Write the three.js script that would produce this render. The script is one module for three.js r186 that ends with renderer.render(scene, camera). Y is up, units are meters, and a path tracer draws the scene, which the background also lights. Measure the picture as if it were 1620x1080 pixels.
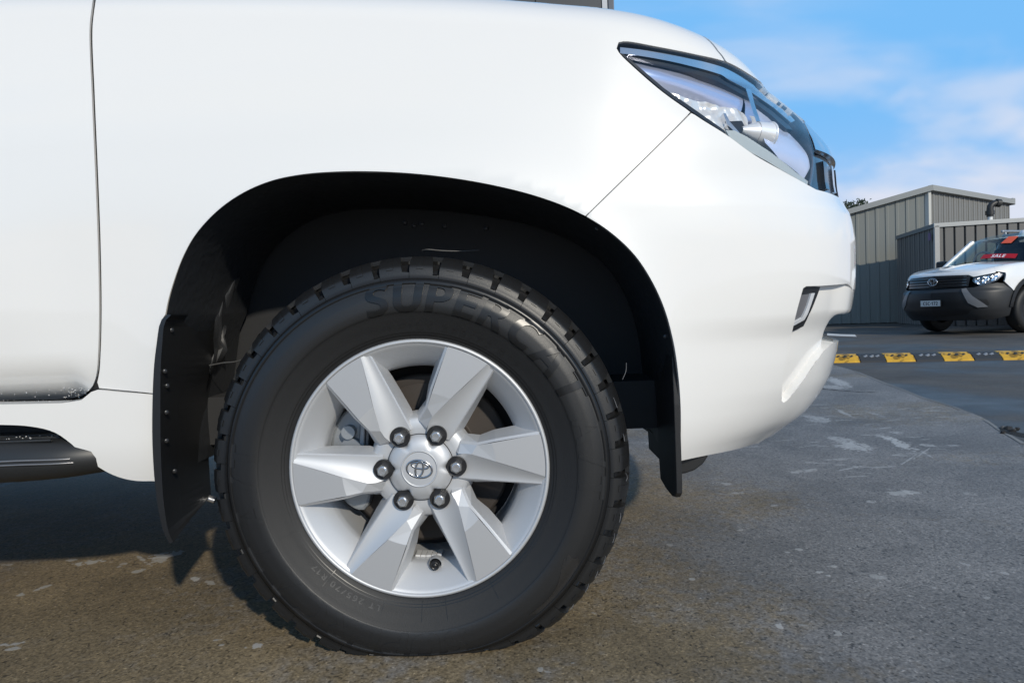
import * as THREE from 'three';
import { mergeGeometries } from 'three/addons/utils/BufferGeometryUtils.js';
import { RoundedBoxGeometry } from 'three/addons/geometries/RoundedBoxGeometry.js';
import { FontLoader } from 'three/addons/loaders/FontLoader.js';

const R = Math.PI / 180, V = (x, y, z) => new THREE.Vector3(x, y, z);
const { clamp, lerp, smoothstep } = THREE.MathUtils;

// ───────────────────────── camera, sky, sun, exposure ─────────────────────────
const scene = new THREE.Scene();
const camera = new THREE.PerspectiveCamera(53.13, 1.5, 0.05, 600);
camera.position.set(0.192, 0.62, 1.225);
camera.rotation.order = 'YXZ';
camera.rotation.set(-2.3 * R, 0.65 * R, -2.3 * R);
camera.updateMatrixWorld(); camera.updateProjectionMatrix();

const renderer = new THREE.WebGLRenderer({ antialias: true });
renderer.toneMapping = THREE.LinearToneMapping;
renderer.toneMappingExposure = 0.97;
renderer.shadowMap.enabled = true;

const SUN = V(0.40, 0.47, 0.80).normalize();
const sun = new THREE.DirectionalLight(new THREE.Color(1.0, 0.92, 0.785), 3.25);
sun.position.copy(SUN).multiplyScalar(30);
sun.castShadow = true; sun.shadow.radius = 3;
Object.assign(sun.shadow.camera, { left: -22, right: 22, top: 22, bottom: -22, near: 1, far: 80 });
scene.add(sun); scene.add(sun.target);

// small deterministic noise
function hash(x, y) { let h = (Math.imul(x, 374761393) + Math.imul(y, 668265263)) | 0; h = Math.imul(h ^ (h >>> 13), 1274126177); return ((h ^ (h >>> 16)) >>> 0) / 4294967296; }
function vnoise(x, y) {
  const ix = Math.floor(x), iy = Math.floor(y), fx = x - ix, fy = y - iy, u = fx * fx * (3 - 2 * fx), v = fy * fy * (3 - 2 * fy);
  const a = hash(ix, iy), b = hash(ix + 1, iy), c = hash(ix, iy + 1), d = hash(ix + 1, iy + 1);
  return a + (b - a) * u + (c - a) * v + (a - b - c + d) * u * v;
}
function fbm(x, y, n) { let s = 0, a = 0.5, t = 0; for (let i = 0; i < n; i++) { s += a * vnoise(x, y); t += a; a *= 0.5; x = x * 2.03 + 17.1; y = y * 2.03 + 5.7; } return s / t; }
let seed = 7; const rnd = () => { seed = (seed + 0x6d2b79f5) | 0; let t = Math.imul(seed ^ (seed >>> 15), 1 | seed); t = (t + Math.imul(t ^ (t >>> 7), 61 | t)) ^ t; return ((t ^ (t >>> 14)) >>> 0) / 4294967296; };

{ // sky: blue air, whitish towards the horizon, thin streaks of cloud all round
  const W = 2048, H = 1024, d = new Float32Array(W * H * 4);
  for (let j = 0; j < H; j++) {
    const el = ((j + 0.5) / H - 0.5) * Math.PI, y = Math.sin(el), c = Math.cos(el);
    for (let i = 0; i < W; i++) {
      const az = ((i + 0.5) / W - 0.5) * 2 * Math.PI, x = Math.cos(az) * c, z = Math.sin(az) * c, k = (j * W + i) * 4;
      const h = clamp(y, 0, 1), t1 = smoothstep(h, 0, 0.2), t2 = smoothstep(h, 0.36, 0.9);
      let r = lerp(0.60, 0.20, t1), g = lerp(0.71, 0.53, t1), b = lerp(0.92, 0.97, t1);
      r = lerp(r, 0.08, t2); g = lerp(g, 0.19, t2); b = lerp(b, 0.40, t2);
      if (y > 0) {
        const q = 1 / (y + 0.22), px = x * q, pz = z * q;
        const warp = fbm(px * 1.1 + 3, pz * 1.1 + 9, 3);
        const n = fbm(px * 1.5 + warp * 1.8 + 1.7, pz * 3.1 + warp * 1.2, 6);
        const low = 1 - smoothstep(y, 0.04, 0.33);
        const m = clamp(smoothstep(n, 0.50 - 0.18 * low - 0.1 * smoothstep(y, 0.4, 0.7), 0.86 - 0.1 * low - 0.1 * smoothstep(y, 0.4, 0.7)) * (0.55 + 0.35 * low) + 0.5 * low * low, 0, 1);
        const hi = smoothstep(y, 0.3, 0.7); r = lerp(r, lerp(0.74, 0.5, hi), m); g = lerp(g, lerp(0.79, 0.51, hi), m); b = lerp(b, lerp(0.92, 0.54, hi), m);
      } else { r = 0.3; g = 0.31; b = 0.33; }
      d[k] = r; d[k + 1] = g; d[k + 2] = b; d[k + 3] = 1;
    }
  }
  const t = new THREE.DataTexture(d, W, H, THREE.RGBAFormat, THREE.FloatType);
  t.mapping = THREE.EquirectangularReflectionMapping; t.magFilter = THREE.LinearFilter; t.minFilter = THREE.LinearFilter; t.needsUpdate = true;
  scene.background = t; scene.environment = t;
}

// ───────────────────────── helpers ─────────────────────────
const names = {};
function numbered(n) { const k = names[n] = (names[n] ?? -1) + 1; return k ? n + '_' + String(k).padStart(3, '0') : n; }
function tag(o, label, category, group, kind) { o.userData.label = label; if (category) o.userData.category = category; if (group) o.userData.group = group; if (kind) o.userData.kind = kind; return o; }
function mesh(name, geo, mat, parent = scene) {
  if (Array.isArray(geo)) geo = merge(geo);
  const m = new THREE.Mesh(geo, mat); m.name = parent === scene ? numbered(name) : name; m.castShadow = m.receiveShadow = true; parent.add(m); return m;
}
function grp(name, parent = scene) { const g = new THREE.Group(); g.name = parent === scene ? numbered(name) : name; parent.add(g); return g; }
function merge(list) {
  list = list.filter(Boolean).map((g) => {
    g = g.index ? g.toNonIndexed() : g;
    if (!g.attributes.normal) g.computeVertexNormals();
    if (!g.attributes.uv) g.setAttribute('uv', new THREE.BufferAttribute(new Float32Array(g.attributes.position.count * 2), 2));
    for (const k of Object.keys(g.attributes)) if (!['position', 'normal', 'uv'].includes(k)) g.deleteAttribute(k);
    return g;
  });
  return list.length === 1 ? list[0] : mergeGeometries(list);
}
const M4 = (p = [0, 0, 0], r = [0, 0, 0], s = [1, 1, 1]) => new THREE.Matrix4().compose(V(...p), new THREE.Quaternion().setFromEuler(new THREE.Euler(...r)), V(...s));
const box = (w, h, d, p, r, rad = 0) => (rad ? new RoundedBoxGeometry(w, h, d, 2, rad) : new THREE.BoxGeometry(w, h, d)).applyMatrix4(M4(p, r));
const cyl = (r0, r1, h, n, p, r, open) => new THREE.CylinderGeometry(r0, r1, h, n, 1, open ?? false).applyMatrix4(M4(p, r));
const tube = (pts, r, n = 24, m = 8, closed = false) => new THREE.TubeGeometry(new THREE.CatmullRomCurve3(pts.map((p) => Array.isArray(p) ? V(...p) : p), closed), n, r, m, closed);
function std(color, roughness, metalness = 0, more = {}) { const c = Array.isArray(color) ? new THREE.Color().setRGB(...color) : new THREE.Color(color); return new THREE.MeshStandardMaterial({ color: c, roughness, metalness, side: THREE.DoubleSide, ...more }); }
function phys(color, roughness, metalness = 0, more = {}) { const c = new THREE.Color().setRGB(...color); return new THREE.MeshPhysicalMaterial({ color: c, roughness, metalness, side: THREE.DoubleSide, ...more }); }
function shapeGeo(pts, depth, bevel = 0, holes = []) { // outline in x, y, extruded along +z
  const s = new THREE.Shape(pts.map((p) => new THREE.Vector2(p[0], p[1])));
  for (const h of holes) s.holes.push(new THREE.Path(h.map((p) => new THREE.Vector2(p[0], p[1]))));
  return new THREE.ExtrudeGeometry(s, { depth, bevelEnabled: bevel > 0, bevelSize: bevel, bevelThickness: bevel, bevelSegments: 2, steps: 1 });
}
// where the line of sight through a point of the photograph meets a plane of the place
function sight(px, py) { return V(px / 810 - 1, 1 - py / 540, 0.5).unproject(camera).sub(camera.position).normalize(); }
function onZ(px, py, z) { const d = sight(px, py), c = camera.position; return c.clone().addScaledVector(d, (z - c.z) / d.z); }
const GY = 0.012; // height of the apron the car stands on; points come back relative to it
function onGround(px, py, y = 0) { const d = sight(px, py), c = camera.position, p = c.clone().addScaledVector(d, (y + GY - c.y) / d.y); p.y = y; return p; }
function screen(p) { const v = p.clone().project(camera); return [(v.x + 1) * 810, (1 - v.y) * 540]; }
// smooth open line through 2-D points
function smooth(pts, step) {
  const c = new THREE.CatmullRomCurve3(pts.map((p) => V(p[0], p[1], 0)), false, 'centripetal');
  return c.getSpacedPoints(Math.max(2, Math.round(c.getLength() / step))).map((p) => [p.x, p.y]);
}
function table(rows) { // monotone interpolation of [key, value] rows
  return (x) => {
    if (x <= rows[0][0]) return rows[0][1];
    for (let i = 1; i < rows.length; i++) if (x <= rows[i][0]) {
      const [x0, y0] = rows[i - 1], [x1, y1] = rows[i], h = x1 - x0, t = (x - x0) / h, sl = (y1 - y0) / h;
      const pre = i > 1 ? (y0 - rows[i - 2][1]) / (x0 - rows[i - 2][0]) : sl, nx = i + 1 < rows.length ? (rows[i + 1][1] - y1) / (rows[i + 1][0] - x1) : sl;
      const lim = (a, b) => (a * b <= 0 ? 0 : 2 * a * b / (a + b));
      const m0 = lim(pre, sl) * h, m1 = lim(sl, nx) * h, t2 = t * t, t3 = t2 * t;
      return y0 * (2 * t3 - 3 * t2 + 1) + m0 * (t3 - 2 * t2 + t) + y1 * (3 * t2 - 2 * t3) + m1 * (t3 - t2);
    }
    return rows[rows.length - 1][1];
  };
}
// a body surface: a plan line (straight flank, then a rounded corner to the middle of the nose) carried up a profile, rolled over at the top
function makeSurface({ xs, bez, off, ytop, r, flip = (p) => p, sign = 1 }) {
  const N = 400, L = [0], B = [];
  const bz = (t) => { const u = 1 - t, w = [u * u * u, 3 * u * u * t, 3 * u * t * t, t * t * t]; return [0, 1].map((k) => w.reduce((a, x, i) => a + x * bez[i][k], 0)); };
  for (let i = 0; i <= N; i++) { B.push(bz(i / N)); if (i) L.push(L[i - 1] + Math.hypot(B[i][0] - B[i - 1][0], B[i][1] - B[i - 1][1])); }
  const end = xs + L[N];
  function plan(s) {
    if (s <= xs) return [s, 0, 0, 1];
    const l = Math.min(s - xs, L[N] - 1e-6); let a = 0, b = N; while (b - a > 1) { const m = (a + b) >> 1; if (L[m] <= l) a = m; else b = m; }
    const f = (l - L[a]) / (L[b] - L[a]), t = (a + f) / N, u = 1 - t, p = bz(t);
    let dx = 3 * (u * u * (bez[1][0] - bez[0][0]) + 2 * u * t * (bez[2][0] - bez[1][0]) + t * t * (bez[3][0] - bez[2][0]));
    let dz = 3 * (u * u * (bez[1][1] - bez[0][1]) + 2 * u * t * (bez[2][1] - bez[1][1]) + t * t * (bez[3][1] - bez[2][1]));
    const h = Math.hypot(dx, dz); return [p[0], p[1], -dz / h, dx / h];
  }
  function base(s, q) {
    const [cx, cz, nx, nz] = plan(s), yt = ytop(s), yc = yt - r; let y, ins = 0;
    if (q <= yc) y = q; else { const f = (q - yc) / r; if (f < Math.PI / 2) { y = yc + r * Math.sin(f); ins = r * (1 - Math.cos(f)); } else { const e = q - yc - r * Math.PI / 2; y = yt + e * 0.07; ins = r + e; } }
    const o = off(s, y) - ins; return flip(V(cx + nx * o, y, cz + nz * o));
  }
  function normal(s, q) { const e = 0.0015, a = base(s + e, q).sub(base(s - e, q)), b = base(s, q + e).sub(base(s, q - e)); return a.cross(b).normalize().multiplyScalar(sign); }
  const pos = (s, q, o = 0) => (o ? base(s, q).addScaledVector(normal(s, q), o) : base(s, q));
  return { pos, normal, end, topOf: (s) => ytop(s) - r + r * Math.PI / 2 };
}
// a sheet cut out of a surface along an outline given in the surface's own coordinates, its rim turned in by depth
function sheet(S, poly, { cell = 0.014, cellq, o = 0, depth = 0, lift, rim = () => true, rimOnly = false } = {}) {
  const cs = cell, cq = cellq ?? cell, P = [], Nn = [], U = [], n = poly.length;
  let a0 = 1e9, a1 = -1e9, b0 = 1e9, b1 = -1e9;
  for (const [a, b] of poly) { a0 = Math.min(a0, a); a1 = Math.max(a1, a); b0 = Math.min(b0, b); b1 = Math.max(b1, b); }
  const inside = (x, y) => { let c = false; for (let i = 0, j = n - 1; i < n; j = i++) { const [xi, yi] = poly[i], [xj, yj] = poly[j]; if ((yi > y) !== (yj > y) && x < (xj - xi) * (y - yi) / (yj - yi) + xi) c = !c; } return c; };
  const at = (s, q) => S.pos(s, q, lift ? o + lift(s, q) : o);
  const nrm = lift ? (s, q) => { const e = 0.002, a = at(s + e, q).sub(at(s - e, q)), b = at(s, q + e).sub(at(s, q - e)), v = a.cross(b).normalize(); return v.dot(S.normal(s, q)) < 0 ? v.negate() : v; } : S.normal;
  const cache = new Map(), vert = (s, q) => { const k = s.toFixed(5) + ',' + q.toFixed(5); let v = cache.get(k); if (!v) cache.set(k, v = [at(s, q), nrm(s, q), s, q]); return v; };
  const tri = (a, b, c) => {
    const f = b[0].clone().sub(a[0]).cross(c[0].clone().sub(a[0])); if (f.lengthSq() < 1e-18) return;
    if (f.dot(a[1]) + f.dot(b[1]) + f.dot(c[1]) < 0) [b, c] = [c, b];
    for (const v of [a, b, c]) { P.push(v[0].x, v[0].y, v[0].z); Nn.push(v[1].x, v[1].y, v[1].z); U.push(v[2], v[3]); }
  };
  if (!rimOnly) for (let a = a0; a < a1; a += cs) for (let b = b0; b < b1; b += cq) {
    const A = Math.min(a + cs, a1), Bq = Math.min(b + cq, b1); let hit = false;
    for (let i = 0, j = n - 1; i < n && !hit; j = i++) {
      const [xi, yi] = poly[i], [xj, yj] = poly[j]; if (Math.max(xi, xj) < a || Math.min(xi, xj) > A || Math.max(yi, yj) < b || Math.min(yi, yj) > Bq) continue; hit = true;
    }
    if (!hit) { if (inside((a + A) / 2, (b + Bq) / 2)) { const v = [vert(a, b), vert(A, b), vert(A, Bq), vert(a, Bq)]; tri(v[0], v[1], v[2]); tri(v[0], v[2], v[3]); } continue; }
    let c = poly; // clip the outline by the cell
    for (const [ax, val, sg] of [[0, a, 1], [0, A, -1], [1, b, 1], [1, Bq, -1]]) {
      const out = [];
      for (let i = 0; i < c.length; i++) {
        const p = c[i], q = c[(i + 1) % c.length], dp = (p[ax] - val) * sg, dq = (q[ax] - val) * sg;
        if (dp >= 0) out.push(p);
        if ((dp >= 0) !== (dq >= 0)) { const t = dp / (dp - dq); out.push([p[0] + (q[0] - p[0]) * t, p[1] + (q[1] - p[1]) * t]); }
      }
      c = out; if (c.length < 3) break;
    }
    if (c.length < 3) continue;
    const c2 = c.map((p) => new THREE.Vector2(p[0], p[1]));
    for (const [i, j, k] of THREE.ShapeUtils.triangulateShape(c2, [])) tri(vert(...c[i]), vert(...c[j]), vert(...c[k]));
  }
  if (depth) for (let i = 0; i < n; i++) {
    const p = poly[i], q = poly[(i + 1) % n]; if (!rim(p, q)) continue;
    const m = Math.max(1, Math.ceil(Math.hypot(q[0] - p[0], q[1] - p[1]) / cs));
    for (let k = 0; k < m; k++) {
      const f = (t) => [lerp(p[0], q[0], t), lerp(p[1], q[1], t)], u = f(k / m), w = f((k + 1) / m), a = at(...u), b = at(...w);
      const c = b.clone().addScaledVector(nrm(...w), -depth), d = a.clone().addScaledVector(nrm(...u), -depth), g = b.clone().sub(a).cross(d.clone().sub(a)).normalize();
      for (const [x, uv] of [[a, u], [b, w], [c, w], [a, u], [c, w], [d, u]]) { P.push(x.x, x.y, x.z); Nn.push(g.x, g.y, g.z); U.push(...uv); }
    }
  }
  const g = new THREE.BufferGeometry();
  g.setAttribute('position', new THREE.Float32BufferAttribute(P, 3)); g.setAttribute('normal', new THREE.Float32BufferAttribute(Nn, 3)); g.setAttribute('uv', new THREE.Float32BufferAttribute(U, 2));
  return g;
}
function canvasTex(w, h, draw, srgb = true) { const c = document.createElement('canvas'); c.width = w; c.height = h; draw(c.getContext('2d'), w, h); const t = new THREE.CanvasTexture(c); if (srgb) t.colorSpace = THREE.SRGBColorSpace; t.wrapS = t.wrapT = THREE.RepeatWrapping; return t; }
function dataTex(w, h, f, srgb = true) { // f(i, j) -> [r, g, b] 0..1 linear, row 0 at v = 0
  const d = new Uint8Array(w * h * 4), enc = (x) => 255 * (srgb ? (x <= 0.0031308 ? 12.92 * x : 1.055 * Math.pow(x, 1 / 2.4) - 0.055) : x), lut = new Uint8Array(4097);
  for (let i = 0; i <= 4096; i++) lut[i] = Math.round(enc(i / 4096));
  for (let j = 0; j < h; j++) for (let i = 0; i < w; i++) { const c = f(i, j), k = (j * w + i) * 4; for (let m = 0; m < 3; m++) d[k + m] = lut[clamp(Math.round(c[m] * 4096), 0, 4096)]; d[k + 3] = 255; }
  const t = new THREE.DataTexture(d, w, h); if (srgb) t.colorSpace = THREE.SRGBColorSpace; t.magFilter = THREE.LinearFilter; t.minFilter = THREE.LinearFilter; t.wrapS = t.wrapT = THREE.RepeatWrapping; t.needsUpdate = true; return t;
}

// ───────────────────────── materials ─────────────────────────
const grainTex = dataTex(512, 512, (i, j) => { const g = 0.35 + 0.65 * (0.5 * hash(i, j) + 0.5 * hash(i >> 1, (j >> 1) + 999)); return [g, g, g]; }, false);
const orange = dataTex(256, 256, (i, j) => { const p = (a) => a & 255, n = (k) => { const x = i / k, y = j / k, m = 256 / k, ix = Math.floor(x), iy = Math.floor(y), fx = x - ix, fy = y - iy, h = (a, b) => hash((a % m) + k * 71, b % m), u = fx * fx * (3 - 2 * fx), v = fy * fy * (3 - 2 * fy); return lerp(lerp(h(ix, iy), h(ix + 1, iy), u), lerp(h(ix, iy + 1), h(ix + 1, iy + 1), u), v); }; const g = 0.6 * n(32) + 0.4 * n(8); return [g, g, g]; }, false);
const rep = (t, x, y = x) => { const c = t.clone(); c.repeat.set(x, y); c.needsUpdate = true; return c; };
const paint = phys([0.785, 0.77, 0.74], 0.38, 0, { clearcoat: 1, clearcoatRoughness: 0.04, bumpMap: rep(orange, 14), bumpScale: 0.00004 });
const seamGrey = std([0.16, 0.16, 0.165], 0.7);
const seamBlack = std([0.02, 0.02, 0.021], 0.8);
const plastic = std([0.018, 0.02, 0.022], 0.5, 0, { bumpMap: rep(grainTex, 4), bumpScale: 0.0003 });
const linerMat = std([0.022, 0.024, 0.027], 0.42, 0, { bumpMap: rep(orange, 3), bumpScale: 0.002 });
const flapMat = std([0.013, 0.0135, 0.0145], 0.42, 0, { bumpMap: rep(grainTex, 3), bumpScale: 0.0002 });
const stepMat = std([0.017, 0.018, 0.019], 0.45, 0, { bumpMap: rep(grainTex, 3), bumpScale: 0.0004 });
const chrome = std([0.86, 0.87, 0.88], 0.06, 1);
const softChrome = std([0.75, 0.76, 0.78], 0.18, 1);
const darkGloss = phys([0.012, 0.013, 0.015], 0.2, 0, { clearcoat: 1, clearcoatRoughness: 0.03 });
const clearGlass = phys([1, 1, 1], 0.02, 0, { transmission: 1, thickness: 0, ior: 1.5 });
const silver = std([0.55, 0.56, 0.575], 0.5, 0.5, { bumpMap: rep(grainTex, 40), bumpScale: 0.00002 });
const silverFace = std([0.475, 0.48, 0.49], 0.5, 0.5, { bumpMap: rep(grainTex, 40), bumpScale: 0.00002 });
const rubber = std([0.0118, 0.0122, 0.0130], 0.42, 0, { bumpMap: rep(grainTex, 6), bumpScale: 0.0002 });
const rubberDull = std([0.0085, 0.0087, 0.0093], 0.58, 0, { bumpMap: rep(grainTex, 6), bumpScale: 0.0003 });
const rubberSlick = std([0.0058, 0.006, 0.0065], 0.32);
const iron = std([0.055, 0.046, 0.04], 0.62, 0.4);
const castGrey = std([0.34, 0.36, 0.38], 0.5, 0.7);
const bolt = std([0.66, 0.67, 0.69], 0.27, 0.85);
const underMat = std([0.022, 0.022, 0.023], 0.75);

// ───────────────────────── the white car: body surface ─────────────────────────
const sideOff = table([[0.28, -0.05], [0.345, -0.012], [0.42, 0.004], [0.60, 0.012], [0.80, 0.014], [0.95, 0.002], [1.05, -0.018], [1.15, -0.048], [1.30, -0.10]]);
const noseOff = table([[0.28, -0.21], [0.343, -0.135], [0.371, -0.10], [0.40, -0.076], [0.426, -0.06], [0.454, -0.046], [0.50, -0.032], [0.55, -0.022], [0.60, 0.002], [0.66, 0.010], [0.74, 0.012], [0.80, 0.004], [0.83, -0.010], [0.86, -0.018], [0.905, -0.021], [0.945, -0.033], [0.99, -0.062], [1.06, -0.105]]);
const topLine = table([[-1.4, 1.345], [-0.3, 1.285], [0.1, 1.25], [0.3, 1.222], [0.45, 1.20], [0.6, 1.168], [0.72, 1.14], [0.80,1.115], [0.90, 1.08], [1.0, 1.058], [1.6, 1.06]]);
const body = makeSurface({ xs: 0.30, bez: [[0.30, 0], [0.80, 0], [1.02, -0.15], [1.045, -0.95]], r: 0.09, ytop: topLine, off: (s, y) => lerp(sideOff(y), noseOff(y), smoothstep(s, 0.35, 0.85)) });
// the point (s, q) of a surface that is seen at a point of the photograph
function makeLocator(S, s0, s1, q0, q1) {
  const G = [], c = camera.position;
  for (let s = s0; s <= s1; s += 0.03) for (let q = q0; q <= q1; q += 0.03) { const p = S.pos(s, q); if (S.normal(s, q).dot(c.clone().sub(p)) > 0) G.push([s, q, ...screen(p)]); }
  return (px, py) => {
    let best = 1e9, s = 0, q = 0; for (const g of G) { const d = (g[2] - px) ** 2 + (g[3] - py) ** 2; if (d < best) { best = d; s = g[0]; q = g[1]; } }
    for (let i = 0; i < 14; i++) {
      const e = 5e-4, f = screen(S.pos(s, q)), a = screen(S.pos(s + e, q)), b = screen(S.pos(s, q + e)), ex = px - f[0], ey = py - f[1];
      const A = (a[0] - f[0]) / e, B = (b[0] - f[0]) / e, C = (a[1] - f[1]) / e, D = (b[1] - f[1]) / e, det = A * D - B * C; if (Math.abs(det) < 2e4) break;
      s += clamp((D * ex - B * ey) / det, -0.03, 0.03); q += clamp((A * ey - C * ex) / det, -0.03, 0.03);
    }
    return [s, q];
  };
}
const locate = makeLocator(body, -1.2, 1.2, 0.3, 1.42);
const car = grp('parked_car');
tag(car, 'white four-wheel-drive car filling the frame, front flank in close-up with silver six-spoke wheel', 'car');
const P2 = (pts) => pts.map((p) => locate(p[0], p[1]));
const chain = (...parts) => parts.flat();
const gapLine = smooth([[153, -25], [147, 12], [143.5, 45], [147, 150], [153, 290], [157, 400], [158.5, 500], [157, 560], [154.5, 592], [148, 613], [131, 628], [100, 633], [40, 634.5], [-60, 636], [-250, 640]], 9);
const archPx = smooth([[265, 497], [269, 475], [279, 440], [292, 405], [311, 371], [345, 334], [385, 306], [430, 287], [480, 277], [540, 273], [600, 273.5], [660, 277], [720, 284], [780, 294.5], [840, 309], [890, 326], [925, 342.5], [965, 368], [1003, 404], [1030, 445], [1050, 490], [1063, 540], [1070, 590], [1073.5, 640], [1073.5, 690], [1072, 725]], 8);
const iSeam = archPx.reduce((b, p, i) => (Math.abs(p[0] - 926) < Math.abs(archPx[b][0] - 926) ? i : b), 0);
const lampTop = smooth([[979, 68], [990, 66.5], [1040, 75], [1100, 87], [1150, 99.5], [1190, 122], [1230, 152], [1262, 181], [1271, 191]], 8);
const lampNose = smooth([[1271, 191], [1280, 212], [1288, 237], [1289, 262], [1284, 294]], 8);
const lampBottom = smooth([[1284, 294], [1240, 269.5], [1190, 241], [1150, 212], [1110, 187], [1093, 175.5], [1050, 145], [1010, 111], [981, 83], [976.5, 75], [979, 68]], 8);
const iLamp = lampBottom.reduce((b, p, i) => (Math.abs(p[0] - 1093) < Math.abs(lampBottom[b][0] - 1093) ? i : b), 0);
const flare = (s, q) => { const k = Math.max(q - 0.42, 0) / 0.46, d = (Math.pow(Math.pow(Math.abs(s - 0.0) / 0.475, 2.3) + Math.pow(k, 2.3), 1 / 2.3) - 1) * 0.47; return 0.009 * Math.exp(-Math.max(d, 0) / 0.05); };
const tuck = (s, q) => -0.07 * (1 - 0.55 * smoothstep(s, -0.64, -0.585)) * Math.pow(clamp((0.588 - q) / 0.098, 0, 1.15), 2.3) + 0.004 * smoothstep(q, 0.56, 0.66) * (1 - smoothstep(q, 0.72, 0.9)) * (1 - smoothstep(s, -0.75, -0.6)) ;
const along = (s0, s1, f, n = 24) => Array.from({ length: n + 1 }, (_, i) => { const s = lerp(s0, s1, i / n); return [s, f(s)]; });
const top = (s) => body.topOf(s) - 0.004;
// door
const tucked = makeLocator({ pos: (s, q) => body.pos(s, q, tuck(s, q)), normal: body.normal }, -1.2, -0.4, 0.3, 1.42);
const P3 = (pts) => pts.map((p) => tucked(p[0], p[1]));
{
  const g = P3(gapLine.map(([x, y]) => [x - 2.6, y - (y > 600 ? 2 : 0)]));
  const poly = chain(g, [[-1.35, g[g.length - 1][1]], [-1.35, top(-1.35)]], along(-1.35, g[0][0], top, 10));
  mesh('door', sheet(body, poly, { depth: 0.005, lift: tuck }), paint, car);
}
// front wing
const upSeam = [[1146, 96], [1141, 88], [1134, 80]];
{
  const side = P2(gapLine.filter((p) => p[1] < 606 && p[0] > 130).map(([x, y]) => [x + 2.2, y]));
  const uS = P2(upSeam), eS = uS[2][0];
  const poly = chain(along(eS - 0.04, side[0][0], top, 30), side, P2([[157, 613.5], [198, 617], [246, 620.6], [247, 600], [249, 575], [256, 520], [261, 503]]), P2(archPx.slice(0, iSeam)), P2([[925.5, 342.4], [1092.2, 177.4]]), P2(lampBottom.slice(iLamp + 1).map(([x, y]) => [x - 1, y + 1])), P2(lampTop.slice(0).filter((p) => p[0] < 1144).map(([x, y]) => [x, y - 1.4])), uS);
  mesh('front_wing', sheet(body, poly, { depth: 0.009, lift: flare }), paint, car);
}
mesh('paint_smudge', sheet(body, P2(smooth([[504, 158], [509, 152], [516, 154], [522, 162], [519, 171], [511, 170], [504, 158]], 3).slice(0, -1)), { o: 0.0003, cell: 0.01 }), phys([0.70, 0.70, 0.69], 0.5, 0, { clearcoat: 0.6 }), car);
// sill
{
  const poly = P2(chain([[-250, 644], [-60, 639.6], [40, 638], [100, 636.6], [131, 632], [147, 619], [157, 615.6], [198, 619.4], [246.5, 623], [247, 690], [249, 757]], smooth([[249, 758], [212, 757], [180, 748], [145, 727], [115, 700], [88, 682], [50, 673], [0, 670.5], [-120, 669], [-250, 668]], 10)));
  mesh('sill', sheet(body, poly, { depth: 0.03, lift: (s, q) => 0.006 - 0.02 * smoothstep(s, -0.62, -0.72) * 0 }), paint, car);
}
// bonnet
{
  const uS = P2([[1148.5, 96], [1143.5, 88], [1136.5, 80]]), eS = uS[2][0];
  const lt = P2(lampTop.filter((p) => p[0] > 1148).map(([x, y]) => [x + 0.6, y - 1.6]));
  const last = lt[lt.length - 1];
  const poly = chain(uS, along(eS - 0.03, body.end - 0.01, (s) => top(s) + 0.02, 40), along(body.end - 0.01, last[0], (s) => lerp(last[1], 0.99, smoothstep(s, last[0], body.end)), 12), lt.slice(0, -1).reverse());
  const bon = mesh('bonnet', sheet(body, poly, { depth: 0.014 }), paint, car);
  const Pq = [], n = 40; // the flat of the bonnet, to the middle of the car and down the far side
  const row = (i) => { const s = lerp(-0.55, body.end - 0.01, i / n), e = body.pos(s, top(s) + (s > eS - 0.03 ? 0.018 : -0.003)), c = V(Math.min(e.x, 0.95), e.y + 0.055, -0.95); return [0, 0.2, 0.5, 1].map((t) => { const p = e.clone().lerp(c, t); p.y = lerp(e.y, c.y, Math.sin(t * Math.PI / 2)); return p; }).concat([0.5, 0.8, 1].map((t) => V(e.x, lerp(c.y, e.y, t * t), lerp(-0.95, -1.9 - e.z, t)))); };
  for (let i = 0; i < n; i++) { const a = row(i), b = row(i + 1); for (let k = 0; k < 6; k++) for (const v of [a[k], b[k], b[k + 1], a[k], b[k + 1], a[k + 1]]) Pq.push(v.x, v.y, v.z); }
  const g = new THREE.BufferGeometry(); g.setAttribute('position', new THREE.Float32BufferAttribute(Pq, 3)); g.computeVertexNormals();
  mesh('bonnet_top', g, paint, bon);
}
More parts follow.
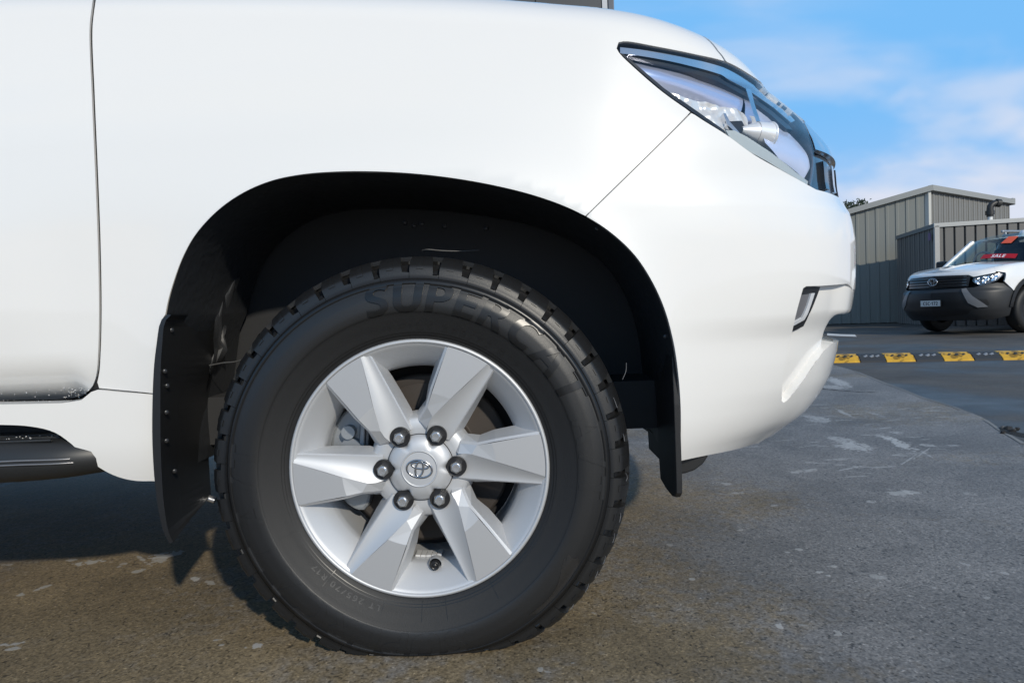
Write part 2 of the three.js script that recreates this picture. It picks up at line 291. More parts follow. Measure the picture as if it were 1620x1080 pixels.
// front bumper with its recess
const lipPx = [[1342, 448.5], [1320, 450.5], [1300, 452], [1276, 452.5], [1271, 456]];
const recLeft = smooth([[1271, 456], [1261, 492], [1252.5, 530], [1243, 572], [1238, 605], [1237, 634]], 8).slice(1);
const tusk = smooth([[1240, 637], [1246, 633], [1274, 598], [1303, 557], [1320, 541]], 8);
const seamBelow = [[927, 343.2], [1093.6, 178.8]];
{
  const E = body.end - 0.005, low = P2([[1200, 701], [1160, 711.5], [1120, 718.5], [1072.5, 725]]);
  const lip = P2(lipPx), tk = P2(tusk);
  const poly = chain(P2(seamBelow), P2(lampBottom.slice(0, iLamp).map(([x, y]) => [x + 0.6, y + 2]).reverse()), P2([[1292, 300]]), [[1.06, 0.832], [E, 0.832], [E, 0.643]], [[lip[0][0] + 0.05, 0.643]], lip, P2(recLeft), tk, [[tk[tk.length - 1][0] + 0.06, 0.53], [E, 0.53], [E, 0.325]], along(E, low[0][0] + 0.02, () => 0.325, 30), low, P2(archPx.slice(iSeam).reverse().slice(1, -1)));
  const b = mesh('front_bumper', sheet(body, poly, { depth: 0.012, lift: flare, cell: 0.013 }), paint, car);
  const rp = chain([[E, 0.646]], [[lip[0][0] + 0.05, 0.646]], lip, P2(recLeft), tk, [[tk[tk.length - 1][0] + 0.06, 0.528], [E, 0.528]]);
  mesh('bumper_recess', [sheet(body, rp, { o: -0.016, lift: (s, q) => 0.0145 * smoothstep(s, 0.86, 0.95) * smoothstep(q, 0.57, 0.6) - 0.03 * (1 - smoothstep(q, 0.578, 0.590)) * smoothstep(s, 0.90, 0.95), cell: 0.006 }), sheet(body, rp, { depth: 0.05, rimOnly: true })], paint, b);
}
// fog lamp bezel
{
  const f = grp('fog_lamp', car);
  const outer = P2([[1272, 455.5], [1306, 454], [1298, 476], [1288, 499], [1278, 520], [1253.5, 531], [1258, 509], [1265, 482]]);
  const inner = P2([[1273, 467], [1287, 465], [1281, 484], [1272, 503], [1259, 512], [1261, 500], [1267, 482]]);
  mesh('bezel', sheet(body, outer, { o: -0.010, depth: 0.006, cell: 0.008 }), std([0.015, 0.016, 0.018], 0.35), f);
  mesh('lamp_face', sheet(body, inner, { o: -0.0065, depth: 0.003, cell: 0.008 }), std([0.13, 0.13, 0.14], 0.4), f);
  mesh('chrome_strip', sheet(body, P2([[1286, 464.5], [1292, 463.5], [1285, 485], [1275, 507], [1256, 517.5], [1257, 512], [1271, 504], [1280, 484]]), { o: -0.003, depth: 0.005, cell: 0.006 }), std([0.8, 0.81, 0.83], 0.2, 0.35), f);
}
// headlight
{
  const h = grp('headlight', car), out = P2(chain(lampTop.slice(0, -1), lampNose.slice(0, -1), lampBottom.slice(0, -1)));
  const cx = out.reduce((a, p) => a + p[0], 0) / out.length, cy = out.reduce((a, p) => a + p[1], 0) / out.length, shrink = (k) => out.map(([a, b]) => [cx + (a - cx) * k, cy + (b - cy) * k]);
  const smoke = std([0.16, 0.17, 0.20], 0.2, 0.6);
  mesh('housing', [sheet(body, out, { depth: 0.085, rimOnly: true, o: -0.003 }), sheet(body, out, { o: -0.086, cell: 0.02 })], smoke, h);
  mesh('seal', sheet(body, out, { o: -0.007, depth: 0.010, rimOnly: true }), seamBlack, h);
  const blk = std([0.01, 0.011, 0.014], 0.3);
  const edge = [...out.keys()].map((i) => out[i]), thin = out.map((p) => [cx + (p[0] - cx) * 0.985, cy + (p[1] - cy) * 0.93]);
  const lo = P2(chain([[982, 80], [1012, 107], [1052, 141], [1096, 172], [1150, 208.5], [1150, 204], [1098, 167], [1054, 137], [1016, 105], [988, 82]]));
  mesh('lower_trim', sheet(body, lo, { o: -0.006, depth: 0.01, cell: 0.008 }), blk, h);
  mesh('chrome_brow', sheet(body, P2([[983, 70], [1040, 77.5], [1100, 90], [1150, 103], [1192, 126], [1232, 156], [1263, 186], [1257, 189], [1230, 166], [1188, 137], [1146, 115], [1098, 101], [1040, 88], [996, 81], [983, 80]]), { o: -0.008, depth: 0.012, cell: 0.008 }), softChrome, h);
  mesh('dark_brow', sheet(body, P2([[998, 82], [1040, 90], [1098, 103], [1146, 117], [1188, 139], [1230, 169], [1256, 191], [1262, 198], [1252, 196], [1228, 175], [1186, 145], [1144, 122], [1096, 108], [1040, 94]]), { o: -0.012, depth: 0.012, cell: 0.008 }), blk, h);
  const blueChrome = std([0.55, 0.60, 0.78], 0.16, 0.65);
  mesh('upper_reflector', sheet(body, P2([[996, 83], [1040, 92], [1096, 106], [1144, 122], [1186, 145], [1190, 172], [1160, 168], [1100, 150], [1050, 132], [1022, 112]]), { o: -0.03, cell: 0.006, lift: (s, q) => 0.012 * Math.sin(q * 62 + s * 9 + 0.8) }), blueChrome, h);
  mesh('turn_reflector', sheet(body, P2([[1010, 98], [1060, 126], [1100, 141], [1150, 156], [1190, 168], [1196, 184], [1176, 198], [1158, 209], [1146, 207], [1106, 178], [1056, 140]]), { o: -0.024, cell: 0.004, lift: (s, q) => 0.005 * Math.sin(s * 26 + q * 34 + 1) + 0.007 * (vnoise(s * 34, q * 70) - 0.5) + 0.004 * (vnoise(s * 90 + 7, q * 60 + s * 40) - 0.5) }), std([0.80, 0.79, 0.77], 0.2, 0.45), h);
  mesh('dark_panel', sheet(body, P2([[1156, 182], [1184, 180], [1190, 192], [1180, 202], [1166, 202]]), { o: -0.018, cell: 0.01 }), blk, h);
  mesh('silver_fin', [sheet(body, P2([[1153, 170], [1157, 170], [1164, 184], [1182, 206], [1177, 207], [1159, 188]]), { o: -0.016, depth: 0.02, cell: 0.01 })], softChrome, h);
  mesh('lamp_divider', sheet(body, P2([[1184, 137], [1191, 134], [1197, 158], [1206, 186], [1214, 210], [1209, 211], [1200, 188], [1191, 160]]), { o: -0.006, depth: 0.05, cell: 0.01 }), chrome, h);
  mesh('main_reflector', sheet(body, P2([[1193, 138], [1230, 172], [1262, 200], [1282, 232], [1288, 264], [1282, 280], [1240, 248], [1216, 222], [1202, 190]]), { o: -0.014, cell: 0.006, lift: (s, q) => 0.006 * Math.sin(q * 40 + s * 12) }), std([0.55, 0.62, 0.80], 0.22, 0.3), h);
  const pc = onZ(1200, 211, body.pos(...locate(1208, 205)).z - 0.022), ax = M4(pc.toArray(), [0.0, 0.35, -0.12]);
  const pr = [cyl(0.024, 0.021, 0.034, 32, [0.008, 0, 0], [0, 0, -Math.PI / 2], true), cyl(0.020, 0.006, 0.03, 32, [-0.024, 0, 0], [0, 0, -Math.PI / 2], false), new THREE.TorusGeometry(0.024, 0.0025, 8, 32).applyMatrix4(M4([0.025, 0, 0], [0, Math.PI / 2, 0]))].map((g) => g.applyMatrix4(ax));
  mesh('projector', pr, std([0.9, 0.9, 0.9], 0.3, 0.45), h);
  mesh('projector_lens', new THREE.SphereGeometry(0.023, 24, 12, 0, Math.PI * 2, 0, Math.PI / 2).applyMatrix4(M4([0.024, 0, 0], [0, 0, -Math.PI / 2], [1, 0.6, 1])).applyMatrix4(ax), phys([0.9, 0.93, 0.96], 0.03, 0, { transmission: 1, thickness: 0.02, ior: 1.5 }), h);
  mesh('light_guide', sheet(body, P2([[1152, 203], [1166, 203], [1186, 213], [1210, 229], [1240, 251], [1266, 272], [1284, 285], [1283, 292], [1240, 266.5], [1190, 238], [1160, 217]]), { o: -0.007, depth: 0.01, cell: 0.003, lift: (s, q) => 0.0004 * Math.sin(s * 1100) }), phys([0.62, 0.67, 0.66], 0.22, 0, { transmission: 0.35, thickness: 0, clearcoat: 1 }), h);
  mesh('lens', sheet(body, out, { cell: 0.012 }), clearGlass, h);
}
// grille at the nose
{
  const g = grp('grille', car), E = body.end - 0.01, a = locate(1290, 240), b = locate(1288, 296);
  mesh('grille_panel', sheet(body, chain([a], [[a[0] + 0.05, a[1] + 0.005], [E, a[1] + 0.01], [E, 0.836], [b[0] + 0.03, 0.836], b], P2([[1292, 264]])), { o: -0.012, depth: 0.03 }), darkGloss, g);
  const c0 = locate(1272, 192);
  mesh('chrome_surround', sheet(body, chain([c0], [[c0[0] + 0.04, c0[1] - 0.004], [E, c0[1] - 0.004], [E, a[1] + 0.012], [a[0] + 0.03, a[1] + 0.006], [a[0] + 0.006, a[1] + 0.006]], P2([[1281, 211]])), { depth: 0.02 }), softChrome, g);
  for (let k = 0; k < 8; k++) { const s = a[0] + 0.045 + k * 0.065; if (s > E - 0.02) break; mesh('grille_bar', sheet(body, [[s, 0.85], [s + 0.022, 0.85], [s + 0.022, a[1] - 0.012], [s, a[1] - 0.012]], { o: -0.004, depth: 0.02 }), k % 2 ? softChrome : darkGloss, g); }
}
// what is behind the panels: dark inner skin, engine bay walls, floor, far side
{
  const inner = chain(along(-1.34, -0.6, () => 0.42, 6), P2([[200, 640], [236, 640], [250, 515], [262, 490]]), P2(archPx.filter((p, i) => i % 2 === 0).map(([x, y]) => [lerp(655, x, 1.035), lerp(560, y, 1.035)]).filter((p) => p[1] > 250 && p[1] < 700)), along(0.52, body.end - 0.02, () => 0.36, 16), along(body.end - 0.02, -1.34, (s) => top(s) - 0.04, 40));
  const g = sheet(body, inner, { o: -0.098, cell: 0.05 });
  mesh('inner_skin', [g], seamBlack, car);
  const seam = (pts, w, tk) => { const l = [], r = []; pts.forEach((p, i) => { const a = pts[Math.max(0, i - 1)], b = pts[Math.min(pts.length - 1, i + 1)], d = Math.hypot(b[0] - a[0], b[1] - a[1]), nx = -(b[1] - a[1]) / d * w, ny = (b[0] - a[0]) / d * w; l.push([p[0] + nx, p[1] + ny]); r.push([p[0] - nx, p[1] - ny]); }); return tk ? P3(l.concat(r.reverse())) : P2(l.concat(r.reverse())); };
  mesh('door_seal', sheet(body, seam(gapLine, 6, true), { o: -0.006, cell: 0.012, lift: tuck }), seamBlack, car);
  for (const w of [sheet(body, seam([[930, 338], [1090, 181]], 4), { o: -0.002, cell: 0.03, lift: flare }), sheet(body, seam([[162, 615], [198, 618.5], [238, 621.5]], 4), { o: -0.004, cell: 0.03 })]) mesh('wing_seam', w, seamGrey, car);
  mesh('bonnet_seam', [sheet(body, seam([[1148, 97], [1142, 88], [1136, 81]], 4), { o: -0.008, cell: 0.03 })], seamBlack, car);
  mesh('underbody', [box(3.4, 0.1, 1.5, [-1.1, 0.42, -0.95]), box(0.9, 0.5, 0.05, [-1.0, 0.66, -0.4]), box(0.05, 0.5, 1.2, [-0.52, 0.65, -0.95]), box(0.05, 0.45, 1.1, [0.5, 0.62, -0.95])], underMat, car);
  mesh('far_side', [box(2.4, 0.75, 0.06, [-0.3, 0.78, -1.87], [0, 0, 0], 0.02), box(3.0, 0.95, 0.08, [-2.86, 0.85, -1.87], [0, 0, 0], 0.02)], paint, car);
  mesh('rear_body', [box(3.0, 0.95, 1.82, [-2.86, 0.87, -0.93], [0, 0, 0], 0.04)], paint, car);
}
// wheel arch liner
const arch3 = archPx.map(([x, y]) => body.pos(...locate(x, y), 0.006)), archTail = onZ(241, 620, -0.005);
{
  const L = grp('arch_liner', car), Pq = [], Uq = [], zs = [0.004, -0.012, -0.05, -0.12, -0.2, -0.3, -0.36], full = [onZ(247, 760, 0), onZ(241, 690, 0), archTail, onZ(250, 530, 0.01), ...arch3];
  const c = V(0, 0.42, 0), row = full.map((p, i) => zs.map((z, k) => { const f = k === 0 ? 0.994 : 0.99 - 0.0 * k + 0.012 * Math.sin(k * 1.3 + i * 0.05) * (k > 1 ? 1 : 0), q = p.clone().sub(c).multiplyScalar(f).add(c); return V(q.x, Math.max(q.y, p.y < 0.5 ? p.y : 0), p.z + z); }));
  let l = 0; for (let i = 0; i + 1 < row.length; i++) { const dl = row[i][0].distanceTo(row[i + 1][0]); for (let k = 0; k + 1 < zs.length; k++) for (const [u, w] of [[0, 0], [1, 0], [1, 1], [0, 0], [1, 1], [0, 1]]) { const v = row[i + u][k + w]; Pq.push(v.x, v.y, v.z); Uq.push(l + u * dl, v.z); } l += dl; }
  let g = new THREE.BufferGeometry(); g.setAttribute('position', new THREE.Float32BufferAttribute(Pq, 3)); g.setAttribute('uv', new THREE.Float32BufferAttribute(Uq, 2));
  g.computeVertexNormals(); mesh('liner_shell', smoothNormals(g), linerMat, L);
  const wall = shapeGeo([[-0.52, 0.3], ...full.slice(3).map((p) => [p.x * 1.02, p.y + 0.01]), [0.5, 0.345], [0.36, 0.352], [0.30, 0.338], [0.24, 0.30], [0.0, 0.30]], 0.01).applyMatrix4(M4([0, 0, -0.375]));
  mesh('inner_wall', wall, std([0.018, 0.0185, 0.02], 0.6), L);
  const dots = [[655, 357], [667, 354], [703, 358], [769, 361], [640, 352], [740, 336], [945, 361], [1053, 532]].map(([x, y], i) => { const p = i < 6 ? onZ(x, y, -0.362) : onZ(x, y, -0.02); return new THREE.SphereGeometry(i < 6 ? 0.0055 : 0.004, 10, 6).applyMatrix4(M4(p.toArray(), [0, 0, 0], [1, 1, 0.5])); });
  const clipMat = std([0.05, 0.053, 0.057], 0.35); for (const d of dots) mesh('liner_clip', d, clipMat, L);
  const torn = []; // crumpled torn edge of the liner by the flap
  { const pl = [[352, 440, 24], [346, 470, 20], [340, 505, 17], [337, 535, 15], [338, 555, 18], [333, 575, 9], [329, 596, 5], [326, 606, 2]], rows = pl.map(([x, y, w], i) => [0, 0.33, 0.66, 1].map((t) => onZ(x + w * t * 1.2, y + 5 * Math.sin(i * 2.1 + t * 4), -0.17 - 0.03 * Math.sin(i * 1.7 + t * 5) - 0.07 * t)));
    const A = []; for (let i = 0; i + 1 < rows.length; i++) for (let k = 0; k < 3; k++) for (const v of [rows[i][k], rows[i + 1][k], rows[i + 1][k + 1], rows[i][k], rows[i + 1][k + 1], rows[i][k + 1]]) A.push(v.x, v.y, v.z);
    const t = new THREE.BufferGeometry(); t.setAttribute('position', new THREE.Float32BufferAttribute(A, 3)); t.computeVertexNormals(); torn.push(smoothNormals(t)); }
  mesh('torn_edge', torn, std([0.022, 0.023, 0.025], 0.5), L);
  for (const w of [tube([onZ(331, 578, -0.17), onZ(352, 574, -0.16), onZ(372, 572, -0.15), onZ(388, 567, -0.14)], 0.0016, 16, 6), tube([onZ(668, 396, -0.13), onZ(676, 394.5, -0.12), onZ(700, 396.5, -0.13), onZ(730, 397, -0.14), onZ(758, 395.5, -0.16)], 0.0012, 20, 6)]) mesh('wire', w, std([0.09, 0.09, 0.09], 0.5), L);
}
function smoothNormals(g) { // average the normals of points that coincide
  const p = g.attributes.position, n = g.attributes.normal, m = new Map(), key = (i) => [p.getX(i), p.getY(i), p.getZ(i)].map((x) => x.toFixed(5)).join();
  for (let i = 0; i < p.count; i++) { const k = key(i), v = m.get(k) ?? m.set(k, V(0, 0, 0)).get(k); v.x += n.getX(i); v.y += n.getY(i); v.z += n.getZ(i); }
  for (let i = 0; i < p.count; i++) { const v = m.get(key(i)).clone().normalize(); n.setXYZ(i, v.x, v.y, v.z); }
  return g;
}
// mud flap behind the wheel, with rivets
{
  const F = grp('mud_flap', car), edge = smooth([[264, 497], [254, 507], [247, 545], [243, 580], [240.5, 640], [240.5, 700], [244, 760], [250, 806], [258, 840], [267, 859]], 12);
  const Pq = [], row = edge.map(([x, y], i) => { const t = i / (edge.length - 1), o = onZ(x, y, 0.03), f = onZ(x + lerp(6, 13, Math.sin(t * 3)), Math.min(y + 1, 858), 0.032), yi = Math.min(f.y, 3) , inner = V(lerp(-0.44, -0.475, smoothstep(t, 0, 0.6)), Math.max(f.y, 0.262 + 0.03 * 0), -0.2), mid = V(lerp(f.x, inner.x, 0.3) - 0.004, lerp(f.y, inner.y, 0.4), -0.05); return [V(o.x - 0.003, o.y, 0.012), o, f, mid, inner, V(inner.x - 0.01, inner.y, -0.21)]; });
  for (let i = 0; i + 1 < row.length; i++) for (let k = 0; k < 5; k++) for (const v of [row[i][k], row[i + 1][k], row[i + 1][k + 1], row[i][k], row[i + 1][k + 1], row[i][k + 1]]) Pq.push(v.x, v.y, v.z);
  const g = new THREE.BufferGeometry(); g.setAttribute('position', new THREE.Float32BufferAttribute(Pq, 3)); g.computeVertexNormals();
  mesh('flap', g, flapMat, F);
  for (const [x, y, z] of [[271, 522, -0.01], [260.5, 587, 0.012], [264, 610, 0], [263, 652, 0.005], [263, 697, 0.005], [276, 745, -0.02]]) mesh('rivet', new THREE.SphereGeometry(0.0045, 14, 8).applyMatrix4(M4(onZ(x, y, z + 0.01).toArray(), [0, 0.7, 0], [1, 1, 0.5])), std([0.018, 0.0185, 0.02], 0.3), F);
  mesh('bolt', [cyl(0.0065, 0.0065, 0.02, 12, onZ(333, 789, -0.19).toArray(), [0, 0, 1.2])], bolt, F);
}
// deflector flap and skid under the bumper
{
  const p = [[1030, 560], [1034, 640], [1037, 720], [1042, 757], [1052, 771], [1061, 783], [1066, 785], [1072, 779], [1073.5, 760], [1073.5, 640], [1070, 560]].map(([x, y]) => { const t = smoothstep(x, 1036, 1074), a = onZ(x, y, lerp(-0.15, 0.0, t)); return [a.z, a.y, a.x]; });
  const cxv = 0.474, g = shapeGeo(p.map(([z, y]) => [z, y]), 0.008, 0.0015).applyMatrix4(M4([cxv, 0, 0], [0, -Math.PI / 2, 0]));
  mesh('deflector', g, flapMat, car);
  const sk = [[1066, 715], [1120, 712], [1117, 722], [1110, 732], [1098, 741], [1084, 746], [1068, 747]].map(([x, y]) => { const a = onZ(x, y, -0.09); return [a.x, a.y]; });
  mesh('skid_plate', shapeGeo(sk, 0.25, 0.003).applyMatrix4(M4([0, 0, -0.34])), flapMat, car);
}
// side step
{
  const S = grp('side_step', car), prof = [[-0.12, 0.428], [0.0, 0.428], [0.022, 0.422], [0.036, 0.405], [0.040, 0.388], [0.036, 0.368], [0.012, 0.352], [-0.04, 0.344], [-0.12, 0.345]];
  const xs = [-1.3, -1.0, -0.8, -0.72, -0.65, -0.59, -0.555, -0.54], Pq = [];
  const row = xs.map((x, i) => { const k = [1, 1, 1, 0.98, 0.90, 0.72, 0.45, 0.1][i]; return prof.map(([z, y]) => V(x, lerp(0.395, y, 0.3 + 0.7 * k), -0.12 + (z + 0.12) * (0.35 + 0.65 * k))); });
  for (let i = 0; i + 1 < row.length; i++) for (let k = 0; k + 1 < prof.length; k++) for (const v of [row[i][k], row[i + 1][k], row[i + 1][k + 1], row[i][k], row[i + 1][k + 1], row[i][k + 1]]) Pq.push(v.x, v.y, v.z);
  let g = new THREE.BufferGeometry(); g.setAttribute('position', new THREE.Float32BufferAttribute(Pq, 3)); g.computeVertexNormals();
  mesh('step_body', smoothNormals(g), stepMat, S);
  for (const [y0, z0] of [[0.3955, 0.0385], [0.3885, 0.0398]]) mesh('trim_line', tube([[-1.3, y0, z0], [-0.8, y0, z0], [-0.7, y0 + 0.0005, z0 - 0.001], [-0.64, y0 - 0.002, z0 - 0.012], [-0.6, y0 - 0.004, z0 - 0.032]], 0.0016, 40, 6), std([0.25, 0.25, 0.26], 0.3, 0.6), S);
  mesh('tread_strip', [0, 1, 2].map((k) => tube([[-1.3, 0.428 - k * 0.001, -0.04 + k * 0.025], [-0.66, 0.428 - k * 0.001, -0.04 + k * 0.025]], 0.003, 10, 6)), stepMat, S);
}
// water drops along the foot of the door and on the step
{
  const d = []; for (let i = 0; i < 70; i++) { const c = rnd(), px = c < 0.5 ? 100 + rnd() * 34 : rnd() * 140, py = c < 0.75 ? 612 + rnd() * 17 : 633 + rnd() * 2, s = tucked(px, py), p = body.pos(s[0], s[1], tuck(s[0], s[1]) + 0.0003); d.push(new THREE.SphereGeometry(0.0005 + 0.0008 * rnd(), 8, 5).applyMatrix4(M4(p.toArray(), [0, 0, 0], [1, 1, 0.6]))); }
  for (let i = 0; i < 40; i++) d.push(new THREE.SphereGeometry(0.0007 + 0.0007 * rnd(), 8, 5).applyMatrix4(M4([-0.76 + rnd() * 0.16, 0.4285, -0.05 + rnd() * 0.045])));
  const m = mesh('water_drops', d, phys([1, 1, 1], 0.03, 0, { transmission: 0.6, thickness: 0.002, ior: 1.33 }), car); m.userData.kind = 'stuff';
}
// ───────────────────────── wheel ─────────────────────────
const HUB = 0.345;
const font = await new FontLoader().loadAsync('fonts/droid/droid_sans_bold.typeface.json');
function squash(g) { // the tyre flattens where it stands on the ground and its wall bulges there
  const p = g.attributes.position, n = g.attributes.normal;
  for (let i = 0; i < p.count; i++) {
    const x = p.getX(i), y = p.getY(i), z = p.getZ(i), w = y + HUB - GY, k = 0.012, w2 = w > 0.12 ? w : Math.log(1 + Math.exp(w / k)) * k;
    const push = Math.max(0, w2 - w), low = Math.exp(-Math.pow(x / 0.2, 2)) * smoothstep(-y, 0.16, 0.36);
    const side = z > -0.125 ? 1 : -1;
    p.setXYZ(i, x, y > -0.2 ? y : w2 - HUB + GY - 0.0004, z + side * (0.012 * low * (1 - smoothstep(-y, 0.33, 0.40)) + 0.22 * push));
  }
  return g;
}
const wheel = grp('wheel', car); wheel.position.set(0, HUB, 0);
{
  // tyre carcass: profile of radius and depth, parametrised by the length along it
  const prof = [[0.2315, -0.016], [0.236, -0.006], [0.2415, -0.001], [0.250, 0.0035], [0.262, 0.0085], [0.275, 0.0145], [0.2845, 0.0190], [0.2875, 0.0212], [0.300, 0.0232], [0.315, 0.0222], [0.328, 0.0185], [0.3345, 0.0162], [0.3365, 0.0168], [0.3415, 0.0150], [0.3435, 0.0125], [0.3510, 0.0025], [0.3600, -0.0095], [0.3670, -0.0205], [0.3725, -0.034], [0.3750, -0.05], [0.3765, -0.09], [0.377, -0.125], [0.3765, -0.16], [0.372, -0.21], [0.362, -0.245], [0.33, -0.268], [0.28, -0.262], [0.2315, -0.235]];
  const len = [0]; for (let i = 1; i < prof.length; i++) len.push(len[i - 1] + Math.hypot(prof[i][0] - prof[i - 1][0], prof[i][1] - prof[i - 1][1]));
  const rT = table(len.map((l, i) => [l, prof[i][0]])), zT = table(len.map((l, i) => [l, prof[i][1]])), mOf = (r) => { for (let m = 0; m < 0.4; m += 0.0005) if (rT(m) >= r) { let a = m - 0.0005, b = m; for (let i = 0; i < 20; i++) { const c = (a + b) / 2; if (rT(c) >= r) b = c; else a = c; } return b; } };
  const S = { // a runs along the running circle in metres at r = 0.38, clockwise from the top
    base: (a, m) => { const t = a / 0.38, r = rT(m); return V(r * Math.sin(t), r * Math.cos(t), zT(m)); },
    normal: (a, m) => { const e = 0.0008, t = a / 0.38, dr = rT(m + e) - rT(m - e), dz = zT(m + e) - zT(m - e), h = Math.hypot(dr, dz) || 1; return V((-dz / h) * Math.sin(t), (-dz / h) * Math.cos(t), dr / h); },
    pos: (a, m, o = 0) => (o ? S.base(a, m).addScaledVector(S.normal(a, m), o) : S.base(a, m)),
  };
  const C = 2 * Math.PI * 0.38, mEnd = len[len.length - 1], strip = (m0, m1, n) => { const P = [], Nn = [], U = [], A = 220; for (let i = 0; i < A; i++) for (let j = 0; j < n; j++) for (const [u, w] of [[0, 0], [1, 0], [1, 1], [0, 0], [1, 1], [0, 1]]) { const a = (i + u) / A * C, m = lerp(m0, m1, (j + w) / n), p = S.base(a, m), q = S.normal(a, m); P.push(p.x, p.y, p.z); Nn.push(q.x, q.y, q.z); U.push(a, m); } const g = new THREE.BufferGeometry(); g.setAttribute('position', new THREE.Float32BufferAttribute(P, 3)); g.setAttribute('normal', new THREE.Float32BufferAttribute(Nn, 3)); g.setAttribute('uv', new THREE.Float32BufferAttribute(U, 2)); return g; };
  const mBand = mOf(0.286), mSh = mOf(0.3445);
  mesh('tyre', squash(strip(0, mEnd, 90)), rubber, wheel);
  mesh('inner_sidewall', squash((() => { const g = strip(mOf(0.238), mBand, 20), p = g.attributes.position, n = g.attributes.normal; for (let i = 0; i < p.count; i++) p.setXYZ(i, p.getX(i) + n.getX(i) * 0.0004, p.getY(i) + n.getY(i) * 0.0004, p.getZ(i) + n.getZ(i) * 0.0004); return g; })()), rubberDull, wheel);
  // tread: shoulder lugs, small studs in the grooves, inner rows of blocks
  const n = 42, pit = C / n, lugs = [], mTop = mOf(0.3722), mIn = mTop + 0.036;
  const rise = (a, m) => 0.0130 * smoothstep(m, mSh - 0.001, mSh + 0.020);
  for (let k = 0; k < n; k++) {
    const a = k * pit, big = k % 2;
    const mB = mSh + (big ? 0.0095 : 0.0065), lug = [[a + 0.0004, mSh], [a + pit - 0.0004, mSh], [a + pit - 0.0004, mB], [a + pit * (big ? 0.76 : 0.80), mB + 0.001], [a + pit * (big ? 0.66 : 0.69), mTop - 0.004], [a + pit * 0.62, mTop + 0.008], [a + pit * 0.58, mIn], [a - pit * 0.1, mIn], [a + pit * 0.02, mTop + 0.006], [a + 0.0006, mTop - 0.004], [a + 0.0004, mB]];
    lugs.push(sheet(S, lug, { o: 0.0012, lift: rise, depth: 0.0155, cell: 0.008 }));
    if (!big) lugs.push(sheet(S, [[a + pit * 0.80, mB - 0.001], [a + pit * 0.96, mB - 0.001], [a + pit * 0.93, mB + 0.009], [a + pit * 0.83, mB + 0.009]], { o: 0.0070, depth: 0.008, cell: 0.02 }));
    lugs.push(sheet(S, [[a + pit * 0.24, mSh + 0.014], [a + pit * 0.46, mSh + 0.014], [a + pit * 0.42, mSh + 0.030], [a + pit * 0.28, mSh + 0.030]], { o: 0.0025, lift: rise, depth: 0.002, cell: 0.006 }));
    lugs.push(sheet(S, [[a + pit * 0.27, mSh + 0.0305], [a + pit * 0.42, mSh + 0.0305], [a + pit * 0.40, mTop - 0.001], [a + pit * 0.29, mTop - 0.001]], { o: 0.0020, lift: rise, depth: 0.002, cell: 0.006 }));
    lugs.push(sheet(S, [[a, mTop + 0.011], [a + pit, mTop + 0.011], [a + pit, mTop + 0.03], [a, mTop + 0.03]], { o: 0.0138, depth: 0.008, cell: 0.02 }));
    for (let j = 0; j < 3; j++) { const m0 = mIn + 0.012 + j * 0.044, sh = (j % 2 ? 0.3 : -0.2) * pit; lugs.push(sheet(S, [[a + sh, m0], [a + sh + pit * 0.7, m0 + 0.004], [a + sh + pit * 0.86, m0 + 0.034], [a + sh + pit * 0.12, m0 + 0.03]], { o: 0.0140, depth: 0.014, cell: 0.03 })); }
    lugs.push(sheet(S, [[a, mEnd - 0.155], [a + pit * 0.7, mEnd - 0.155], [a + pit * 0.95, mEnd - 0.115], [a + pit * 0.05, mEnd - 0.115]], { o: 0.0115, depth: 0.012, cell: 0.03 }));
  }
  mesh('tread', squash(merge(lugs)), rubber, wheel);
  // fine moulding: ribs and vent hairs
  const ring = (r, w, h, a0 = 0, a1 = 360) => { const m = mOf(r); return sheet(S, [[a0 * R * 0.38, m - w], [a1 * R * 0.38, m - w], [a1 * R * 0.38, m + w], [a0 * R * 0.38, m + w]], { o: h, depth: h + 0.0004, cell: 0.012 }); };
  mesh('moulded_rib', squash(merge([ring(0.3390, 0.0036, 0.0013), ring(0.2450, 0.0006, 0.0008), ring(0.2495, 0.0006, 0.0006)])), rubberSlick, wheel);
  const hairs = []; for (const [x, y, dx, dy] of [[985, 600, 6, -26], [972, 700, 10, -16], [976, 760, 14, -12], [958, 820, 14, -14], [947, 850, 14, -10], [930, 880, 16, -8], [918, 900, 16, -7], [960, 650, 2, -24], [905, 921, 15, -6], [880, 945, 15, -5]]) { const A = onZ(x, y, 0.0), B = onZ(x + dx, y + dy, -0.012); A.y -= HUB; B.y -= HUB; const push = (v) => { const r = Math.hypot(v.x, v.y), f = 0.376 / r; v.x *= Math.max(1, f); v.y *= Math.max(1, f); return v; }; hairs.push(tube([push(A), push(A.clone().lerp(B, 0.5).add(V(0.002, 0, 0.004))), push(B)], 0.0006, 8, 5)); }
  const hairMat = std([0.12, 0.12, 0.125], 0.5); for (const h of hairs) mesh('moulding_hair', h, hairMat, wheel);
  // raised lettering; the angle runs clockwise from the top
  function lettering(text, size, rMid, deg, stretch, h, gap, slant = 0) {
    const out = [], keyed = (o, hs) => { let pts = o; for (const h of hs) { let b = 1e9, bi = 0, bj = 0; pts.forEach((p, i) => h.forEach((q, j) => { const d = (p[0] - q[0]) ** 2 + (p[1] - q[1]) ** 2; if (d < b) { b = d; bi = i; bj = j; } })); pts = [...pts.slice(0, bi + 1), ...h.slice(bj), ...h.slice(0, bj + 1), ...pts.slice(bi)]; } return pts; }; let total = 0; const ws = [...text].map((c) => { const g = font.generateShapes(c, 1); const b = new THREE.Box2(); g.forEach((s) => s.getPoints(4).forEach((p) => b.expandByPoint(p))); const w = c === ' ' ? 0.35 : b.max.x - b.min.x; total += w + gap; return [g, w, b.min.x]; });
    let x = -total / 2 + gap / 2;
